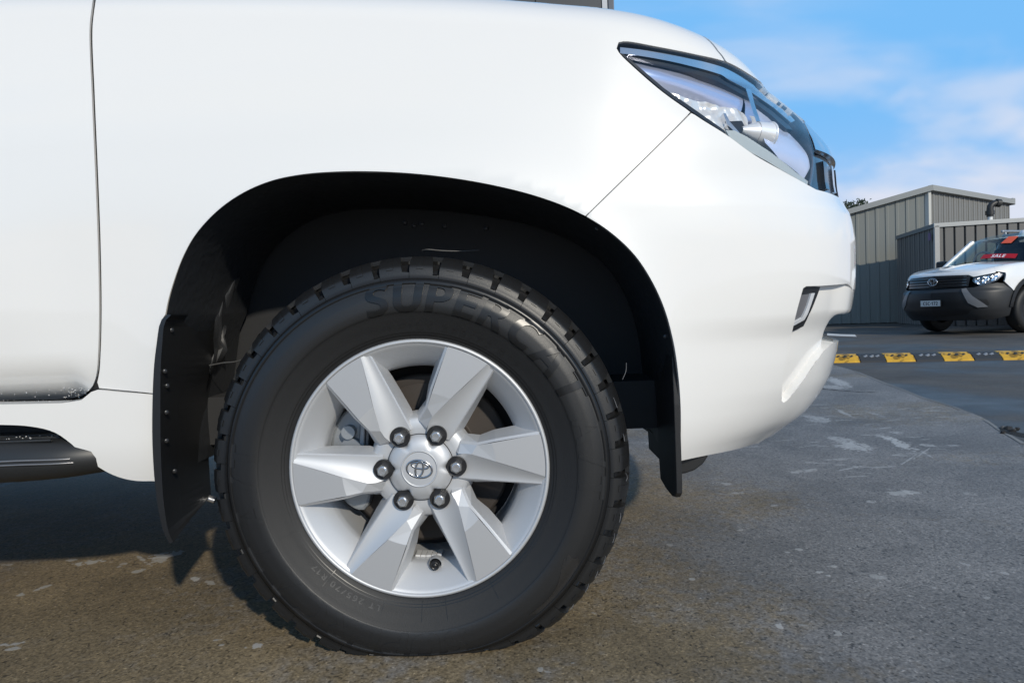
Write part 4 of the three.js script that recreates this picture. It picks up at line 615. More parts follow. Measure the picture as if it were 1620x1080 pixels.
// ───────────────────────── speed hump ─────────────────────────
{
  const hump = grp('speed_hump'); tag(hump, 'rubber speed hump of yellow and black blocks crossing the damp asphalt', 'speed hump');
  const a = onGround(1325, 574, -0.04), b = onGround(1620, 569, -0.04), dir = b.clone().sub(a).setY(0).normalize(), per = V(dir.z, 0, -dir.x); if (per.z > 0) per.negate();
  const xs = [1290, 1325, 1371, 1412, 1459, 1502, 1549, 1592, 1640, 1685, 1735, 1780].map((x) => { const k = (x - 1325) / 295, p = onGround(x, 578 + (569.5 - 578) * k, -0.04); return p.sub(a).dot(dir); });
  hump.position.copy(a); hump.position.y += GY; hump.rotation.y = Math.atan2(-dir.z, dir.x);
  const D = 0.46, Hh = 0.072, prof = [[0, 0], [0.015, 0.014], [0.09, 0.05], [0.15, 0.066], [0.23, Hh], [0.31, 0.066], [0.37, 0.05], [0.445, 0.014], [D, 0]];
  const wear = dataTex(256, 256, (i, j) => { const n = fbm(i / 22, j / 22, 5), m = fbm(i / 60 + 9, j / 14, 3), k = (n > 0.62 ? 0.45 : 1) * (0.72 + 0.4 * m); return [0.70 * k, 0.39 * k, 0.03 * k]; }), yellow = std([1, 1, 1], 0.62, 0, { map: rep(wear, 1.3), bumpMap: rep(grainTex, 1), bumpScale: 0.0006 }), black = std([0.035, 0.036, 0.038], 0.7);
  for (let i = 0; i + 1 < xs.length; i++) {
    const w = xs[i + 1] - xs[i] - 0.006, y = i % 2 === 1, cx = (xs[i] + xs[i + 1]) / 2;
    const sh = new THREE.Shape(prof.map(([z, h]) => new THREE.Vector2(z, h))), g = new THREE.ExtrudeGeometry(sh, { depth: w - 0.008, bevelEnabled: true, bevelSize: 0.004, bevelThickness: 0.004, bevelSegments: 1 }).applyMatrix4(M4([cx - w / 2 + 0.004, 0, 0], [0, Math.PI / 2, 0])); // profile runs to -z
    const s = mesh(y ? 'yellow_block' : 'black_block', g, y ? yellow : black, hump);
    const studs = [];
    for (const [u, z] of [[-0.24, 0.10], [0, 0.09], [0.24, 0.10]]) studs.push(box(0.04, 0.014, 0.03, [cx + u * w, 0.052, -z], [0.4, 0.6, 0], 0.004), cyl(0.012, 0.014, 0.016, 10, [cx + u * w + 0.014, 0.06, -z - 0.03]));
    mesh('reflector_stud', studs, y ? std([0.03, 0.028, 0.02], 0.6) : std([0.22, 0.23, 0.25], 0.35), s);
    if (!y) { const ribs = []; for (let k = 0; k < 9; k++) for (const t of [0.5, -0.5]) ribs.push(box(0.012, 0.008, 0.15, [cx - w / 2 + (k + 0.7) * w / 9.4, 0.043, -0.085], [0.40, t, 0])); mesh('chevron_rib', ribs, std([0.05, 0.052, 0.056], 0.5), s); }
  }
}
// ───────────────────────── sheds ─────────────────────────
const cladA = std([0.215, 0.22, 0.20], 0.5, 0.1), cladB = std([0.205, 0.20, 0.185], 0.5, 0.1), trim = std([0.50, 0.49, 0.45], 0.5), roofMat = std([0.33, 0.33, 0.31], 0.5, 0.2), ribDark = std([0.17, 0.165, 0.15], 0.6, 0.1);
const YG = -0.04 + GY;
// one clad wall between two points of the ground, its head running from y0 to y1, built of separate ribbed sheets
function cladWall(parent, p, q, y0, y1, pitch, mat) {
  const d = V(q.x - p.x, 0, q.z - p.z), L = d.length(); d.normalize(); const n = Math.round(L / pitch), w = L / n, rot = Math.atan2(-d.z, d.x);
  const g = grp('wall', parent); g.position.set(p.x, YG, p.z); g.rotation.y = rot;
  for (let i = 0; i < n; i++) {
    const a = i * w + 0.002, b = (i + 1) * w - 0.002, ha = lerp(y0, y1, a / L) - YG, hb = lerp(y0, y1, b / L) - YG;
    mesh('cladding_sheet', shapeGeo([[a, 0.02], [b, 0.02], [b, hb], [a, ha]], 0.03).applyMatrix4(M4([0, 0, -0.03])), mat, g);
    const h = hb; mesh('rib', shapeGeo([[b - 0.028, 0.02], [b + 0.03, 0.02], [b + 0.03, h], [b - 0.028, h]], 0.018, 0.008).applyMatrix4(M4([0, 0, -0.01])), mat, g);
    if (w > 0.25) mesh('minor_rib', shapeGeo([[(a + b) / 2 - 0.012, 0.02], [(a + b) / 2 + 0.012, 0.02], [(a + b) / 2 + 0.012, (ha + hb) / 2], [(a + b) / 2 - 0.012, (ha + hb) / 2]], 0.006, 0.003).applyMatrix4(M4([0, 0, -0.002])), mat, g);
  }
  return { g, L, d, rot };
}
const atDepth = (px, D) => { const s = sight(px, 470), k = D / -s.z; return V(camera.position.x + s.x * k, 0, camera.position.z - D); };
const heightAt = (px, py, D) => { const s = sight(px, py), k = D / -s.z; return camera.position.y + s.y * k; };
{
  const shed = grp('metal_shed'); tag(shed, 'large beige clad metal shed with raked roof behind the container', 'shed');
  const C = atDepth(1471, 18.0), Lf = atDepth(1318, 18.9), Rt = atDepth(1598, 20.8);
  const yC = heightAt(1471, 302, 18.0), yL = heightAt(1335, 341, 18.8), yR = heightAt(1598, 322, 20.8);
  const L2 = Lf.clone().add(Lf.clone().sub(C).setLength(2.2)), sl = (yC - yL) / C.distanceTo(atDepth(1335, 18.8)), yL2 = yC - sl * C.distanceTo(L2);
  cladWall(shed, L2, C, yL2, yC, 0.235, cladA); cladWall(shed, C, Rt, yC, yR, 0.30, cladB);
  mesh('corner_flashing', [box(0.11, yC - YG, 0.11, [C.x, (yC + YG) / 2, C.z], [0, 0.5, 0], 0.01)], trim, shed);
  const cap = (p, a, q, b, out) => { const A = V(p.x, a + 0.05, p.z).add(out), B = V(q.x, b + 0.05, q.z).add(out), d = B.clone().sub(A), L = d.length(), m = new THREE.Matrix4().lookAt(A, B, V(0, 1, 0)).setPosition(A.clone().lerp(B, 0.5)); return new THREE.BoxGeometry(0.12, 0.14, L).applyMatrix4(m); };
  mesh('barge_board', cap(L2, yL2, C.clone().add(C.clone().sub(L2).setLength(0.1)), yC + 0.02, V(-0.02, 0, 0.06)), roofMat, shed);
  mesh('gutter', [cap(C, yC + 0.02, Rt.clone().add(Rt.clone().sub(C).setLength(0.12)), yR, V(0.04, 0, 0.06)), box(0.14, 0.2, 0.2, [Rt.x + 0.1, yR + 0.06, Rt.z - 0.05], [0, 0.5, 0], 0.02)], roofMat, shed);
  const bk = C.clone().add(Rt.clone().sub(C)).add(L2.clone().sub(C)), roofP = [[C, yC], [Rt, yR], [bk, yR - (yC - yL2)], [L2, yL2]].map(([p, y]) => V(p.x, y + 0.03, p.z));
  mesh('roof', new THREE.BufferGeometry().setFromPoints([roofP[0], roofP[1], roofP[2], roofP[0], roofP[2], roofP[3]]), roofMat, shed);
  const wallB = (p, q, a, b) => new THREE.BufferGeometry().setFromPoints([V(p.x, YG, p.z), V(q.x, YG, q.z), V(q.x, b, q.z), V(p.x, YG, p.z), V(q.x, b, q.z), V(p.x, a, p.z)]);
  mesh('rear_wall', [wallB(Rt, bk, yR, yR - (yC - yL2)), wallB(bk, L2, yR - (yC - yL2), yL2)], cladB, shed);
}
{
  const box2 = grp('storage_container'); tag(box2, 'low ribbed metal container with white top rail behind the white utility truck', 'container');
  const C = atDepth(1481, 15.0), Bk = atDepth(1421, 17.6), Rt = C.clone().add(V(C.z - Bk.z, 0, Bk.x - C.x).setLength(6.0)); if (Rt.x < C.x) Rt.copy(C).multiplyScalar(2).sub(C.clone().add(V(C.z - Bk.z, 0, Bk.x - C.x).setLength(6.0)));
  const h0 = heightAt(1481, 357, 15.0), bk = Bk.clone().add(Rt).sub(C);
  cladWall(box2, Bk, C, h0, h0, 0.32, std([0.14, 0.135, 0.126], 0.5, 0.1));
  const W = C.distanceTo(Rt), n = Math.round(W / 0.2), d = Rt.clone().sub(C).normalize(), g = grp('wall', box2); g.position.set(C.x, YG, C.z); g.rotation.y = Math.atan2(-d.z, d.x);
  const corMat = std([0.14, 0.135, 0.126], 0.5, 0.1); for (let i = 0; i < n; i++) { const a = i * W / n; mesh('corrugation', shapeGeo([[a, 0], [a + 0.145, 0], [a + 0.145, h0 - YG], [a, h0 - YG]], 0.035, 0.012).applyMatrix4(M4([0, 0, -0.03])), corMat, g); }
  mesh('backing_sheet', box(W, h0 - YG, 0.02, [W / 2, (h0 - YG) / 2, -0.05]), std([0.16, 0.155, 0.15], 0.6), g);
  mesh('top_rail', box(W + 0.06, 0.09, 0.1, [W / 2, h0 - YG + 0.005, 0.0], [0, 0, 0], 0.008), std([0.45, 0.45, 0.43], 0.45), g);
  mesh('corner_post', box(0.1, h0 - YG, 0.09, [0.03, (h0 - YG) / 2, 0.005], [0, 0, 0], 0.008), std([0.42, 0.41, 0.39], 0.5), g);
  const tp = [C, Rt, bk, Bk].map((p) => V(p.x, h0 + 0.02, p.z)); mesh('roof', new THREE.BufferGeometry().setFromPoints([tp[0], tp[1], tp[2], tp[0], tp[2], tp[3]]), roofMat, box2);
  const e = Bk.clone().sub(C), L = e.length(); mesh('side_rail', new THREE.BoxGeometry(0.08, 0.09, L).applyMatrix4(new THREE.Matrix4().lookAt(V(C.x, h0, C.z), V(Bk.x, h0, Bk.z), V(0, 1, 0)).setPosition(C.clone().lerp(Bk, 0.5).setY(h0))), std([0.16, 0.165, 0.16], 0.5), box2);
  const lamp = C.clone().lerp(Bk, 0.06); mesh('wall_tag', box(0.02, 0.16, 0.12, [lamp.x - 0.06, h0 - 0.22, lamp.z], [0, Math.atan2(e.x, e.z), 0]), std([0.16, 0.09, 0.2], 0.5), box2);
}
{
  const D = 17.3, p = atDepth(1568.5, D), y0 = heightAt(1568, 356, D), y1 = heightAt(1568, 335, D), y2 = heightAt(1570, 322, D);
  const v = grp('vent_pipe'); tag(v, 'thin white vent pipe with a black bent cowl above the container', 'pipe'); v.position.set(p.x, 0, p.z);
  mesh('pipe', cyl(0.055, 0.055, y1 - y0 + 2.2, 16, [0, (y1 + y0) / 2 - 1.1, 0]), std([0.7, 0.7, 0.68], 0.5), v);
  mesh('cowl', [tube([[0, y1 - 0.12, 0], [0, y1 + 0.02, 0], [0.02, y2 - 0.06, 0], [0.1, y2, 0], [0.2, y2 + 0.01, 0]], 0.075, 24, 12), cyl(0.1, 0.1, 0.1, 14, [0, y1 - 0.02, 0]), cyl(0.1, 0.1, 0.1, 14, [0.2, y2 + 0.01, 0], [0, 0, 1.4])], std([0.02, 0.02, 0.02], 0.5), v);
}
{ // tree far behind the shed
  const t = grp('tree'); tag(t, 'small round tree crown showing left of the shed roof', 'tree');
  const D = 42, p = atDepth(1343, D), yt = heightAt(1345, 314, D); t.position.set(p.x, YG, p.z);
  const H = yt - YG, bark = std([0.09, 0.075, 0.06], 0.9), limbs = [cyl(0.09, 0.18, H * 0.7, 10, [0, H * 0.35, 0])];
  for (let i = 0; i < 9; i++) { const a = i * 2.4, l = 0.8 + 0.6 * rnd(); limbs.push(cyl(0.025, 0.06, l * 1.2, 6, [Math.cos(a) * l * 0.4, H * (0.66 + 0.025 * i), Math.sin(a) * l * 0.4], [Math.sin(a) * 0.9, 0, -Math.cos(a) * 0.9])); }
  mesh('trunk', limbs, bark, t);
  const P = []; for (let c = 0; c < 46; c++) { const a = rnd() * 6.28, el = (rnd() - 0.35) * 2.2, rr = 0.35 + 0.75 * Math.sqrt(rnd()), cx = Math.cos(a) * rr, cy = H - 0.95 + el * 0.42, cz = Math.sin(a) * rr; for (let k = 0; k < 60; k++) { const q = V(rnd() - 0.5, (rnd() - 0.5) * 0.7, rnd() - 0.5).multiplyScalar(0.62).add(V(cx, cy, cz)), u = V(rnd() - 0.5, rnd() - 0.5, rnd() - 0.5).normalize(), w = V(rnd() - 0.5, rnd() - 0.5, rnd() - 0.5).cross(u).normalize(), s = 0.05 + 0.05 * rnd(); for (const [i, j] of [[-1, 0], [0, -0.5], [1, 0], [-1, 0], [1, 0], [0, 0.5]]) P.push(q.x + (u.x * i + w.x * j) * s, q.y + (u.y * i + w.y * j) * s, q.z + (u.z * i + w.z * j) * s); } }
  const g = new THREE.BufferGeometry(); g.setAttribute('position', new THREE.Float32BufferAttribute(P, 3)); g.computeVertexNormals(); mesh('crown', g, std([0.055, 0.075, 0.045], 0.7), t);
}
{ // dark building corner over the bonnet
  const b = grp('building'); tag(b, 'dark grey building corner just showing above the bonnet', 'building');
  const D = 9.5, q = atDepth(984, D), p = V(q.x - 4.5, 0, q.z - 0.3), d = q.clone().sub(p), L = d.length(); b.position.set(p.x, YG, p.z); b.rotation.y = Math.atan2(-d.z, d.x);
  const H = 5.6, w = L / 5;
  for (let i = 0; i < 5; i++) mesh('wall_panel', box(w - 0.012, H, 0.12, [(i + 0.5) * w - 0.14, H / 2, 0]), std([0.055, 0.056, 0.06], 0.5), b);
  mesh('corner_trim', [box(0.07, H, 0.14, [L - 0.105, H / 2, 0.01])], std([0.5, 0.51, 0.53], 0.4), b);
  mesh('downpipe', [box(0.08, H, 0.1, [L - 0.02, H / 2, 0.03], [0, 0, 0], 0.01)], std([0.1, 0.11, 0.13], 0.4), b);
  mesh('side_wall', box(0.1, H, 5, [L - 0.07, H / 2, -2.6]), std([0.07, 0.07, 0.075], 0.6), b);
  mesh('roof', box(L, 0.1, 5.2, [L / 2 - 0.1, H + 0.05, -2.55]), roofMat, b);
}
// ───────────────────────── white utility truck in the yard ─────────────────────────
{
  const ute = grp('utility_truck'); tag(ute, 'white utility truck with dark bumper and a red SALE sign in its windscreen', 'truck');
  const W = 0.915, F = V(7.27, YG, -10.55); ute.position.copy(F); ute.rotation.y = 200 * R;
  const off1 = table([[0.22, -0.10], [0.34, -0.04], [0.5, -0.005], [0.7, 0], [0.9, -0.002], [1.0, -0.02], [1.1, -0.05], [1.25, -0.1]]), off2 = table([[0.22, -0.16], [0.34, -0.06], [0.45, -0.01], [0.6, 0.01], [0.72, 0.0], [0.78, -0.045], [0.9, -0.06], [1.02, -0.09], [1.1, -0.14]]);
  const mk = (side) => makeSurface({ xs: -0.78, bez: [[-0.78, 0], [-0.28, 0], [-0.03, -0.16], [0.0, -W]], r: 0.07, ytop: table([[-5.3, 1.18], [-1.3, 1.18], [-0.8, 1.15], [-0.4, 1.10], [0, 1.07], [0.6, 1.065]]), off: (s, y) => lerp(off1(y), off2(y), smoothstep(s, -0.75, -0.2)), flip: (p) => V(p.x, p.y, side * -(p.z + W)), sign: side > 0 ? -1 : 1 });
  const near = mk(1), far = mk(-1), E = near.end - 0.002, both = (f) => [f(near), f(far)];
  const white = phys([0.80, 0.80, 0.79], 0.4, 0, { clearcoat: 1, clearcoatRoughness: 0.05 }), dark = std([0.022, 0.0235, 0.026], 0.5), black = std([0.012, 0.012, 0.013], 0.45), gloss = phys([0.015, 0.016, 0.018], 0.25, 0, { clearcoat: 1 });
  const archO = (c, r, a0, a1, n = 16) => Array.from({ length: n + 1 }, (_, i) => { const a = lerp(a0, a1, i / n) * R; return [c + r * Math.cos(a), 0.40 + r * Math.sin(a)]; });
  const XF = -1.12, XR = -4.02, sEnd = -5.25, lampL = [[-0.36, 0.98], [-0.42, 1.0], [-0.47, 1.015]];
  const opt = (o = {}) => ({ cell: 0.05, ...o });
  // bumper, wings, sides
  mesh('bumper', merge(both((S) => sheet(S, [[E, 0.24], [E, 0.775], [-0.05, 0.78], [-0.12, 0.80], [-0.24, 0.82], [-0.40, 0.84], [-0.50, 0.825], [-0.70, 0.665], ...archO(XF, 0.475, 30, 0, 8), [XF + 0.47, 0.30], [-0.35, 0.24]], opt({ depth: 0.03 })))), dark, ute);
  for (const S of [near, far]) {
    mesh('front_wing', sheet(S, [[-0.52, 0.855], [-0.56, 0.96], [-0.56, 1.0], [-0.40, 1.03], ...along(-0.45, -1.6, (s) => S.topOf(s), 10), [-1.62, S.topOf(-1.62)], [-1.62, 0.42], ...archO(XF, 0.47, 178, 33, 14), [-0.705, 0.68]], opt({ depth: 0.03 })), white, ute);
    mesh('door', sheet(S, [[-1.64, 0.42], [-1.64, S.topOf(-1.64)], [-2.62, S.topOf(-2.62)], [-2.62, 0.42]], opt({ depth: 0.02 })), white, ute);
    mesh('tub_side', sheet(S, [[-2.64, 0.45], [-2.64, S.topOf(-2.7)], ...along(-2.7, sEnd, (s) => S.topOf(s), 6), [sEnd, 0.55], ...archO(XR, 0.46, 20, 160, 10)], opt({ depth: 0.03 })), white, ute);
    mesh('arch_flare', sheet(S, [...archO(XF, 0.535, 5, 178, 18), ...archO(XF, 0.47, 178, 5, 18)], opt({ o: 0.02, depth: 0.03 })), black, ute);
    // headlight
    const lp = [[-0.13, 0.80], [-0.27, 0.83], [-0.40, 0.87], [-0.50, 0.95], [-0.55, 1.0], [-0.42, 0.995], [-0.24, 0.975], [-0.10, 0.955], [-0.04, 0.945], [-0.02, 0.88]];
    const h = grp('headlight', ute);
    mesh('lamp_housing', sheet(S, lp, opt({ o: -0.03, depth: 0.02 })), std([0.08, 0.085, 0.1], 0.25, 0.6), h);
    mesh('lamp_rim', sheet(S, lp, opt({ o: 0.006, depth: 0.03, rimOnly: true })), black, h);
    mesh('reflector', [[[-0.06, 0.85], [-0.14, 0.83], [-0.14, 0.94], [-0.06, 0.93]], [[-0.17, 0.84], [-0.28, 0.86], [-0.29, 0.96], [-0.18, 0.95]], [[-0.32, 0.87], [-0.40, 0.90], [-0.48, 0.97], [-0.33, 0.97]]].map((p) => sheet(S, p, { cell: 0.02, o: -0.012, depth: 0.02, lift: (s, q) => 0.012 * Math.sin(s * 55) * Math.cos(q * 60) })), std([0.9, 0.9, 0.9], 0.14, 1), h);
    mesh('lens', sheet(S, lp, opt({ o: 0.004 })), clearGlass, h);
    mesh('fog_recess', sheet(S, [[0.0, 0.42], [-0.2, 0.44], [-0.26, 0.50], [-0.22, 0.58], [-0.05, 0.60]], opt({ o: 0.003, depth: 0.004 })), black, ute);
  }
  for (const w of both((S) => sheet(S, [[0.13, 0.755], [0.06, 0.765], [-0.03, 0.64], [-0.16, 0.53], [-0.24, 0.46], [-0.10, 0.45], [0.03, 0.53]], opt({ o: 0.014, depth: 0.016, cell: 0.04 })))) mesh('bumper_wedge', w, std([0.16, 0.165, 0.175], 0.36), ute);
  mesh('lower_intake', merge(both((S) => sheet(S, [[E, 0.30], [E, 0.715], [0.12, 0.715], [0.02, 0.56], [-0.02, 0.44], [0.06, 0.34]], opt({ o: 0.004, depth: 0.005 })))), black, ute);
  mesh('grille', merge(both((S) => sheet(S, [[E, 0.79], [E, 1.0], [0.04, 0.985], [0.01, 0.955], [0.04, 0.80]], opt({ o: 0.002, depth: 0.01 })))), black, ute);
  for (let k = 0; k < 4; k++) mesh('grille_bar', merge(both((S) => sheet(S, [[E, 0.815 + k * 0.045], [E, 0.833 + k * 0.045], [0.06, 0.833 + k * 0.045], [0.06, 0.815 + k * 0.045]], opt({ o: 0.02, depth: 0.02 })))), gloss, ute);
  const em = near.pos(E, 0.9).x + 0.03, tor = (a, b, y) => new THREE.TorusGeometry(1, 0.12, 8, 28).applyMatrix4(M4([em, 0.9 + y, 0], [0, Math.PI / 2, 0], [a, b, 0.06]));
  mesh('emblem', [tor(0.085, 0.06, 0), tor(0.03, 0.055, 0), tor(0.06, 0.024, 0.02)], std([0.7, 0.7, 0.71], 0.2, 1), ute);
  const plateTex = canvasTex(256, 64, (c, w, h) => { c.fillStyle = '#d8d8d4'; c.fillRect(0, 0, w, h); c.fillStyle = '#16181c'; c.font = 'bold 52px sans-serif'; c.textAlign = 'center'; c.fillText('CSC·172', w / 2, 52, 236); });
  const px = near.pos(E, 0.54).x + 0.012, pl = grp('number_plate', ute), face = new THREE.PlaneGeometry(0.37, 0.10).applyMatrix4(M4([px + 0.012, 0.54, 0], [0, Math.PI / 2, 0]));
  mesh('plate_face', face, std([1, 1, 1], 0.5, 0, { map: plateTex }), pl); mesh('plate_back', box(0.01, 0.11, 0.38, [px + 0.003, 0.54, 0]), black, pl);
  // bonnet
  { const P = [], n = 30, row = (S, i) => { const s = lerp(-1.42, E, i / n), e = S.pos(s, S.topOf(s) - 0.004), t0 = smoothstep(s, -1.42, E), c = V(Math.min(e.x, -0.05), e.y + 0.05, 0); return [0, 0.06, 0.2, 0.45, 0.75, 1].map((t) => V(lerp(e.x, c.x, t), lerp(e.y, c.y, Math.sin(t * Math.PI / 2)), lerp(e.z, 0, t))); };
    for (const S of [near, far]) for (let i = 0; i < n; i++) { const a = row(S, i), b = row(S, i + 1); for (let k = 0; k < 5; k++) for (const v of [a[k], b[k], b[k + 1], a[k], b[k + 1], a[k + 1]]) P.push(v.x, v.y, v.z); }
    const g = new THREE.BufferGeometry(); g.setAttribute('position', new THREE.Float32BufferAttribute(P, 3)); g.computeVertexNormals(); mesh('bonnet', [smoothNormals(g), ...both((S) => sheet(S, [[-0.40, 1.005], [-0.24, 0.982], [-0.04, 0.953], [0.04, 0.99], [E, 1.006], ...along(E, -0.45, (s) => S.topOf(s), 20)], opt()))], white, ute); }
  // cabin: glass sections between a waist line and a roof line
  const waist = [[-1.28, 1.185, 0.76], [-1.45, 1.17, 0.83], [-2.5, 1.18, 0.84], [-2.62, 1.18, 0.82]], roofL = [[-1.86, 1.645, 0.62], [-1.96, 1.64, 0.655], [-2.55, 1.64, 0.66], [-2.66, 1.61, 0.64]];
  const q4 = (a, b, c, d, n = 8, bulge = 0) => { const P = [], f = (u, w) => { const p = a.clone().lerp(b, u).lerp(d.clone().lerp(c, u), w); const nn = b.clone().sub(a).cross(d.clone().sub(a)).normalize(); return p.addScaledVector(nn, bulge * (1 - (2 * u - 1) ** 2)); }; for (let i = 0; i < n; i++) for (const [u, w] of [[0, 0], [1, 0], [1, 1], [0, 0], [1, 1], [0, 1]]) { const p = f((i + u) / n, w); P.push(p.x, p.y, p.z); } const g = new THREE.BufferGeometry(); g.setAttribute('position', new THREE.Float32BufferAttribute(P, 3)); g.computeVertexNormals(); return g; };
  const wb = (k, s) => V(waist[k][0], waist[k][1], s * waist[k][2]), rb = (k, s) => V(roofL[k][0], roofL[k][1], s * roofL[k][2]);
  const glass = phys([0.62, 0.74, 0.74], 0.03, 0, { transmission: 1, thickness: 0 });
  const bar = (p, q, w, h) => { const L = p.distanceTo(q); return new RoundedBoxGeometry(w, h, L, 2, Math.min(w, h) * 0.4).applyMatrix4(new THREE.Matrix4().lookAt(p, q, V(0, 1, 0)).setPosition(p.clone().lerp(q, 0.5))); };
  mesh('windscreen', q4(wb(0, 1), wb(0, -1), rb(0, -1), rb(0, 1), 12, 0.10), glass, ute);
  for (const s of [1, -1]) {
    mesh('windscreen_pillar', [bar(wb(0, s).add(V(0.02, -0.03, s * 0.02)), rb(0, s).add(V(0, 0.01, s * 0.01)), 0.08, 0.07)], white, ute);
    mesh('side_window', q4(wb(1, s), wb(2, s), rb(2, s), rb(1, s), 2), glass, ute);
    mesh('rear_pillar', bar(wb(3, s), rb(3, s), 0.2, 0.07), white, ute);
    mesh('wing_mirror', [new RoundedBoxGeometry(0.12, 0.17, 0.2, 3, 0.045).applyMatrix4(M4([-1.52, 1.24, s * 1.0])), bar(V(-1.55, 1.2, s * 0.84), V(-1.53, 1.2, s * 0.98), 0.05, 0.05)], black, ute);
  }
  { const P = [], cr = [-1.84, -1.98, -2.2, -2.5, -2.68], row = (i) => { const x = cr[i], y = [1.65, 1.69, 1.705, 1.70, 1.65][i], w = [0.64, 0.69, 0.70, 0.70, 0.66][i]; return [-1, -0.93, -0.75, -0.4, 0, 0.4, 0.75, 0.93, 1].map((t) => V(x - 0.0 + (i === 0 ? 0.09 * (1 - t * t) : 0), y - 0.055 * Math.pow(Math.abs(t), 4), t * w)); }; for (let i = 0; i < 4; i++) { const a = row(i), b = row(i + 1); for (let k = 0; k < 8; k++) for (const v of [a[k], b[k], b[k + 1], a[k], b[k + 1], a[k + 1]]) P.push(v.x, v.y, v.z); } const g = new THREE.BufferGeometry(); g.setAttribute('position', new THREE.Float32BufferAttribute(P, 3)); g.computeVertexNormals(); mesh('roof', smoothNormals(g), white, ute); }
  mesh('cab_rear', q4(wb(3, 1), wb(3, -1), rb(3, -1), rb(3, 1), 2), black, ute);
  mesh('dashboard', [box(0.5, 0.12, 1.5, [-1.62, 1.12, 0], [0, 0, 0], 0.04)], std([0.05, 0.05, 0.052], 0.7), ute);
  for (const s of [1, -1]) mesh('seat', [box(0.16, 0.62, 0.5, [-2.4, 1.2, s * 0.38], [0, 0, 0.2], 0.06), box(0.1, 0.2, 0.26, [-2.5, 1.56, s * 0.38], [0, 0, 0.15], 0.04)], std([0.10, 0.10, 0.105], 0.8), ute);
  mesh('steering_wheel', [new THREE.TorusGeometry(0.18, 0.018, 10, 32).applyMatrix4(M4([-1.78, 1.26, 0.38], [0, Math.PI / 2 - 0.0, 0.0])), box(0.02, 0.03, 0.3, [-1.78, 1.26, 0.38]), box(0.03, 0.1, 0.1, [-1.79, 1.25, 0.38], [0, 0, 0], 0.01)], std([0.34, 0.35, 0.36], 0.5), ute);
  mesh('mirror_inside', box(0.03, 0.07, 0.22, [-1.98, 1.62, 0], [0, 0, 0], 0.012), black, ute);
  // rack and lamp on the roof
  mesh('roof_lamp', [new THREE.SphereGeometry(0.085, 20, 10, 0, Math.PI * 2, 0, Math.PI / 2).applyMatrix4(M4([-2.1, 1.705, -0.16], [0, 0, 0], [1, 0.95, 1.2])), cyl(0.09, 0.11, 0.03, 20, [-2.1, 1.705, -0.16])], std([0.82, 0.82, 0.82], 0.4), ute);
  mesh('ladder_rack', [bar(V(-2.75, 1.77, -0.7), V(-2.75, 1.77, 0.7), 0.05, 0.05), bar(V(-5.0, 1.83, -0.7), V(-5.0, 1.83, 0.7), 0.05, 0.05), bar(V(-2.7, 1.86, 0.68), V(-5.1, 1.86, 0.68), 0.05, 0.05), bar(V(-2.7, 1.86, -0.68), V(-5.1, 1.86, -0.68), 0.05, 0.05), ...[0.68, -0.68].flatMap((z) => [-2.8, -5.0].map((x) => bar(V(x, 1.1, z), V(x, 1.85, z), 0.05, 0.05)))], std([0.4, 0.41, 0.42], 0.4, 0.7), ute);
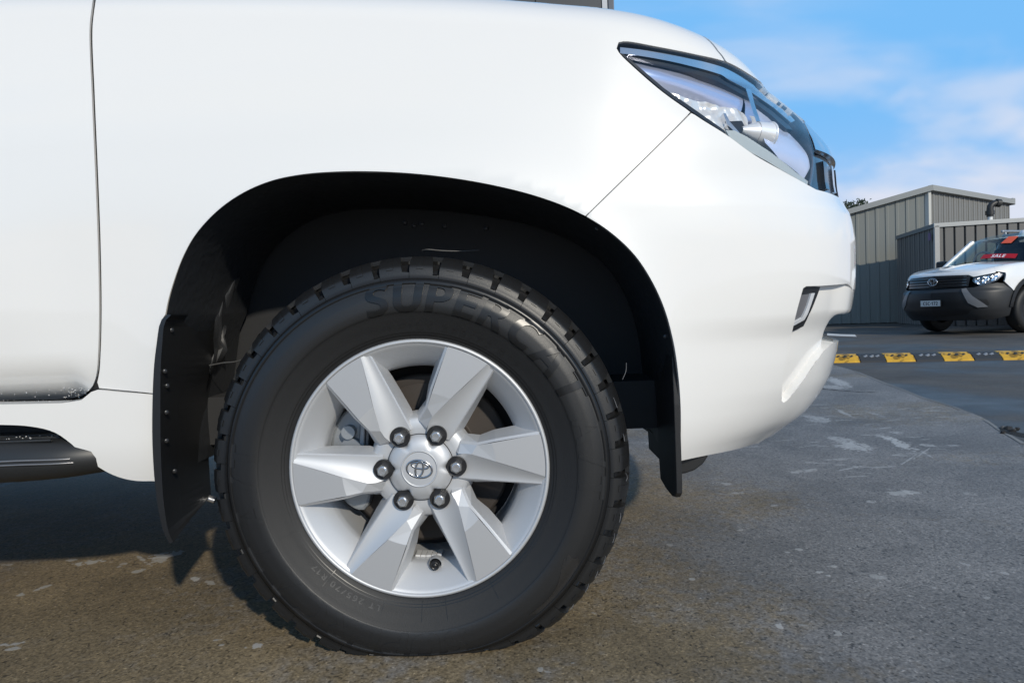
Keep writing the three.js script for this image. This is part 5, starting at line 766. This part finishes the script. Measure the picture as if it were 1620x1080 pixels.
  // wheels
  for (const [x, s] of [[XF, 1], [XF, -1], [XR, 1], [XR, -1]]) {
    const w = grp('wheel', ute); w.position.set(x, 0.385, s * 0.80);
    const la = (pts) => new THREE.LatheGeometry(pts.map(([r, d]) => new THREE.Vector2(r, d * s)), 40).applyMatrix4(M4([0, 0, 0], [Math.PI / 2, 0, 0]));
    mesh('tyre', la([[0.22, 0.09], [0.25, 0.115], [0.31, 0.12], [0.36, 0.105], [0.38, 0.07], [0.385, 0], [0.38, -0.07], [0.35, -0.11], [0.22, -0.1]]), rubberDull, w);
    mesh('rim', [la([[0.225, 0.085], [0.21, 0.095], [0.2, 0.06], [0.13, 0.05], [0.08, 0.075], [0, 0.08]]), ...Array.from({ length: 8 }, (_, k) => box(0.05, 0.03, 0.02, [0.165 * Math.cos(k * 0.785), 0.165 * Math.sin(k * 0.785), s * 0.062], [0, 0, k * 0.785], 0.006))], std([0.035, 0.035, 0.037], 0.45, 0.5), w);
  }
  mesh('chassis', [box(4.6, 0.18, 1.3, [-2.75, 0.42, 0]), box(0.06, 0.5, 1.5, [-1.45, 0.7, 0]), box(0.4, 0.5, 1.3, [-0.5, 0.7, 0]), box(2.6, 0.6, 1.7, [-3.95, 0.85, 0])], underMat, ute);
  // sale strip and orange card inside the windscreen
  const on = (u, w, lift) => { const a = wb(0, 1).lerp(wb(0, -1), u), b = rb(0, 1).lerp(rb(0, -1), u), p = a.lerp(b, w), nn = V(Math.sin(0.66), Math.cos(0.66), 0); return p.addScaledVector(nn, (0.10 * (1 - (2 * u - 1) ** 2)) + lift); };
  const saleTex = canvasTex(512, 96, (c, w, h) => { c.fillStyle = '#b4101c'; c.fillRect(0, 0, w, h); c.fillStyle = '#f2f2f2'; c.font = 'bold 92px sans-serif'; c.textAlign = 'center'; c.fillText('SALE', w / 2, 82, 400); });
  const card = (u0, u1, w0, w1, lift, k = 8, skew = 0) => { const P = [], U = []; for (let i = 0; i < k; i++) for (const [a, b] of [[0, 0], [1, 0], [1, 1], [0, 0], [1, 1], [0, 1]]) { const u = lerp(u0, u1, (i + a) / k), p = on(u + skew * b, lerp(w0, w1, b), lift); P.push(p.x, p.y, p.z); U.push((i + a) / k, b); } const g = new THREE.BufferGeometry(); g.setAttribute('position', new THREE.Float32BufferAttribute(P, 3)); g.setAttribute('uv', new THREE.Float32BufferAttribute(U, 2)); g.computeVertexNormals(); return g; };
  const sale = mesh('sale_sign', card(0.47, 0.86, 0.04, 0.20, 0.012), std([1, 1, 1], 0.5, 0, { map: saleTex })); tag(sale, 'red strip reading SALE along the foot of the truck windscreen', 'sign');
  const oc = mesh('orange_card', card(0.57, 0.70, 0.60, 0.86, 0.012, 4, 0.03), std([0.85, 0.12, 0.05], 0.5)); tag(oc, 'plain orange card at the head of the truck windscreen', 'card');
  for (const o of [sale, oc]) { o.position.copy(ute.position); o.rotation.copy(ute.rotation); }
}
renderer.render(scene, camera);
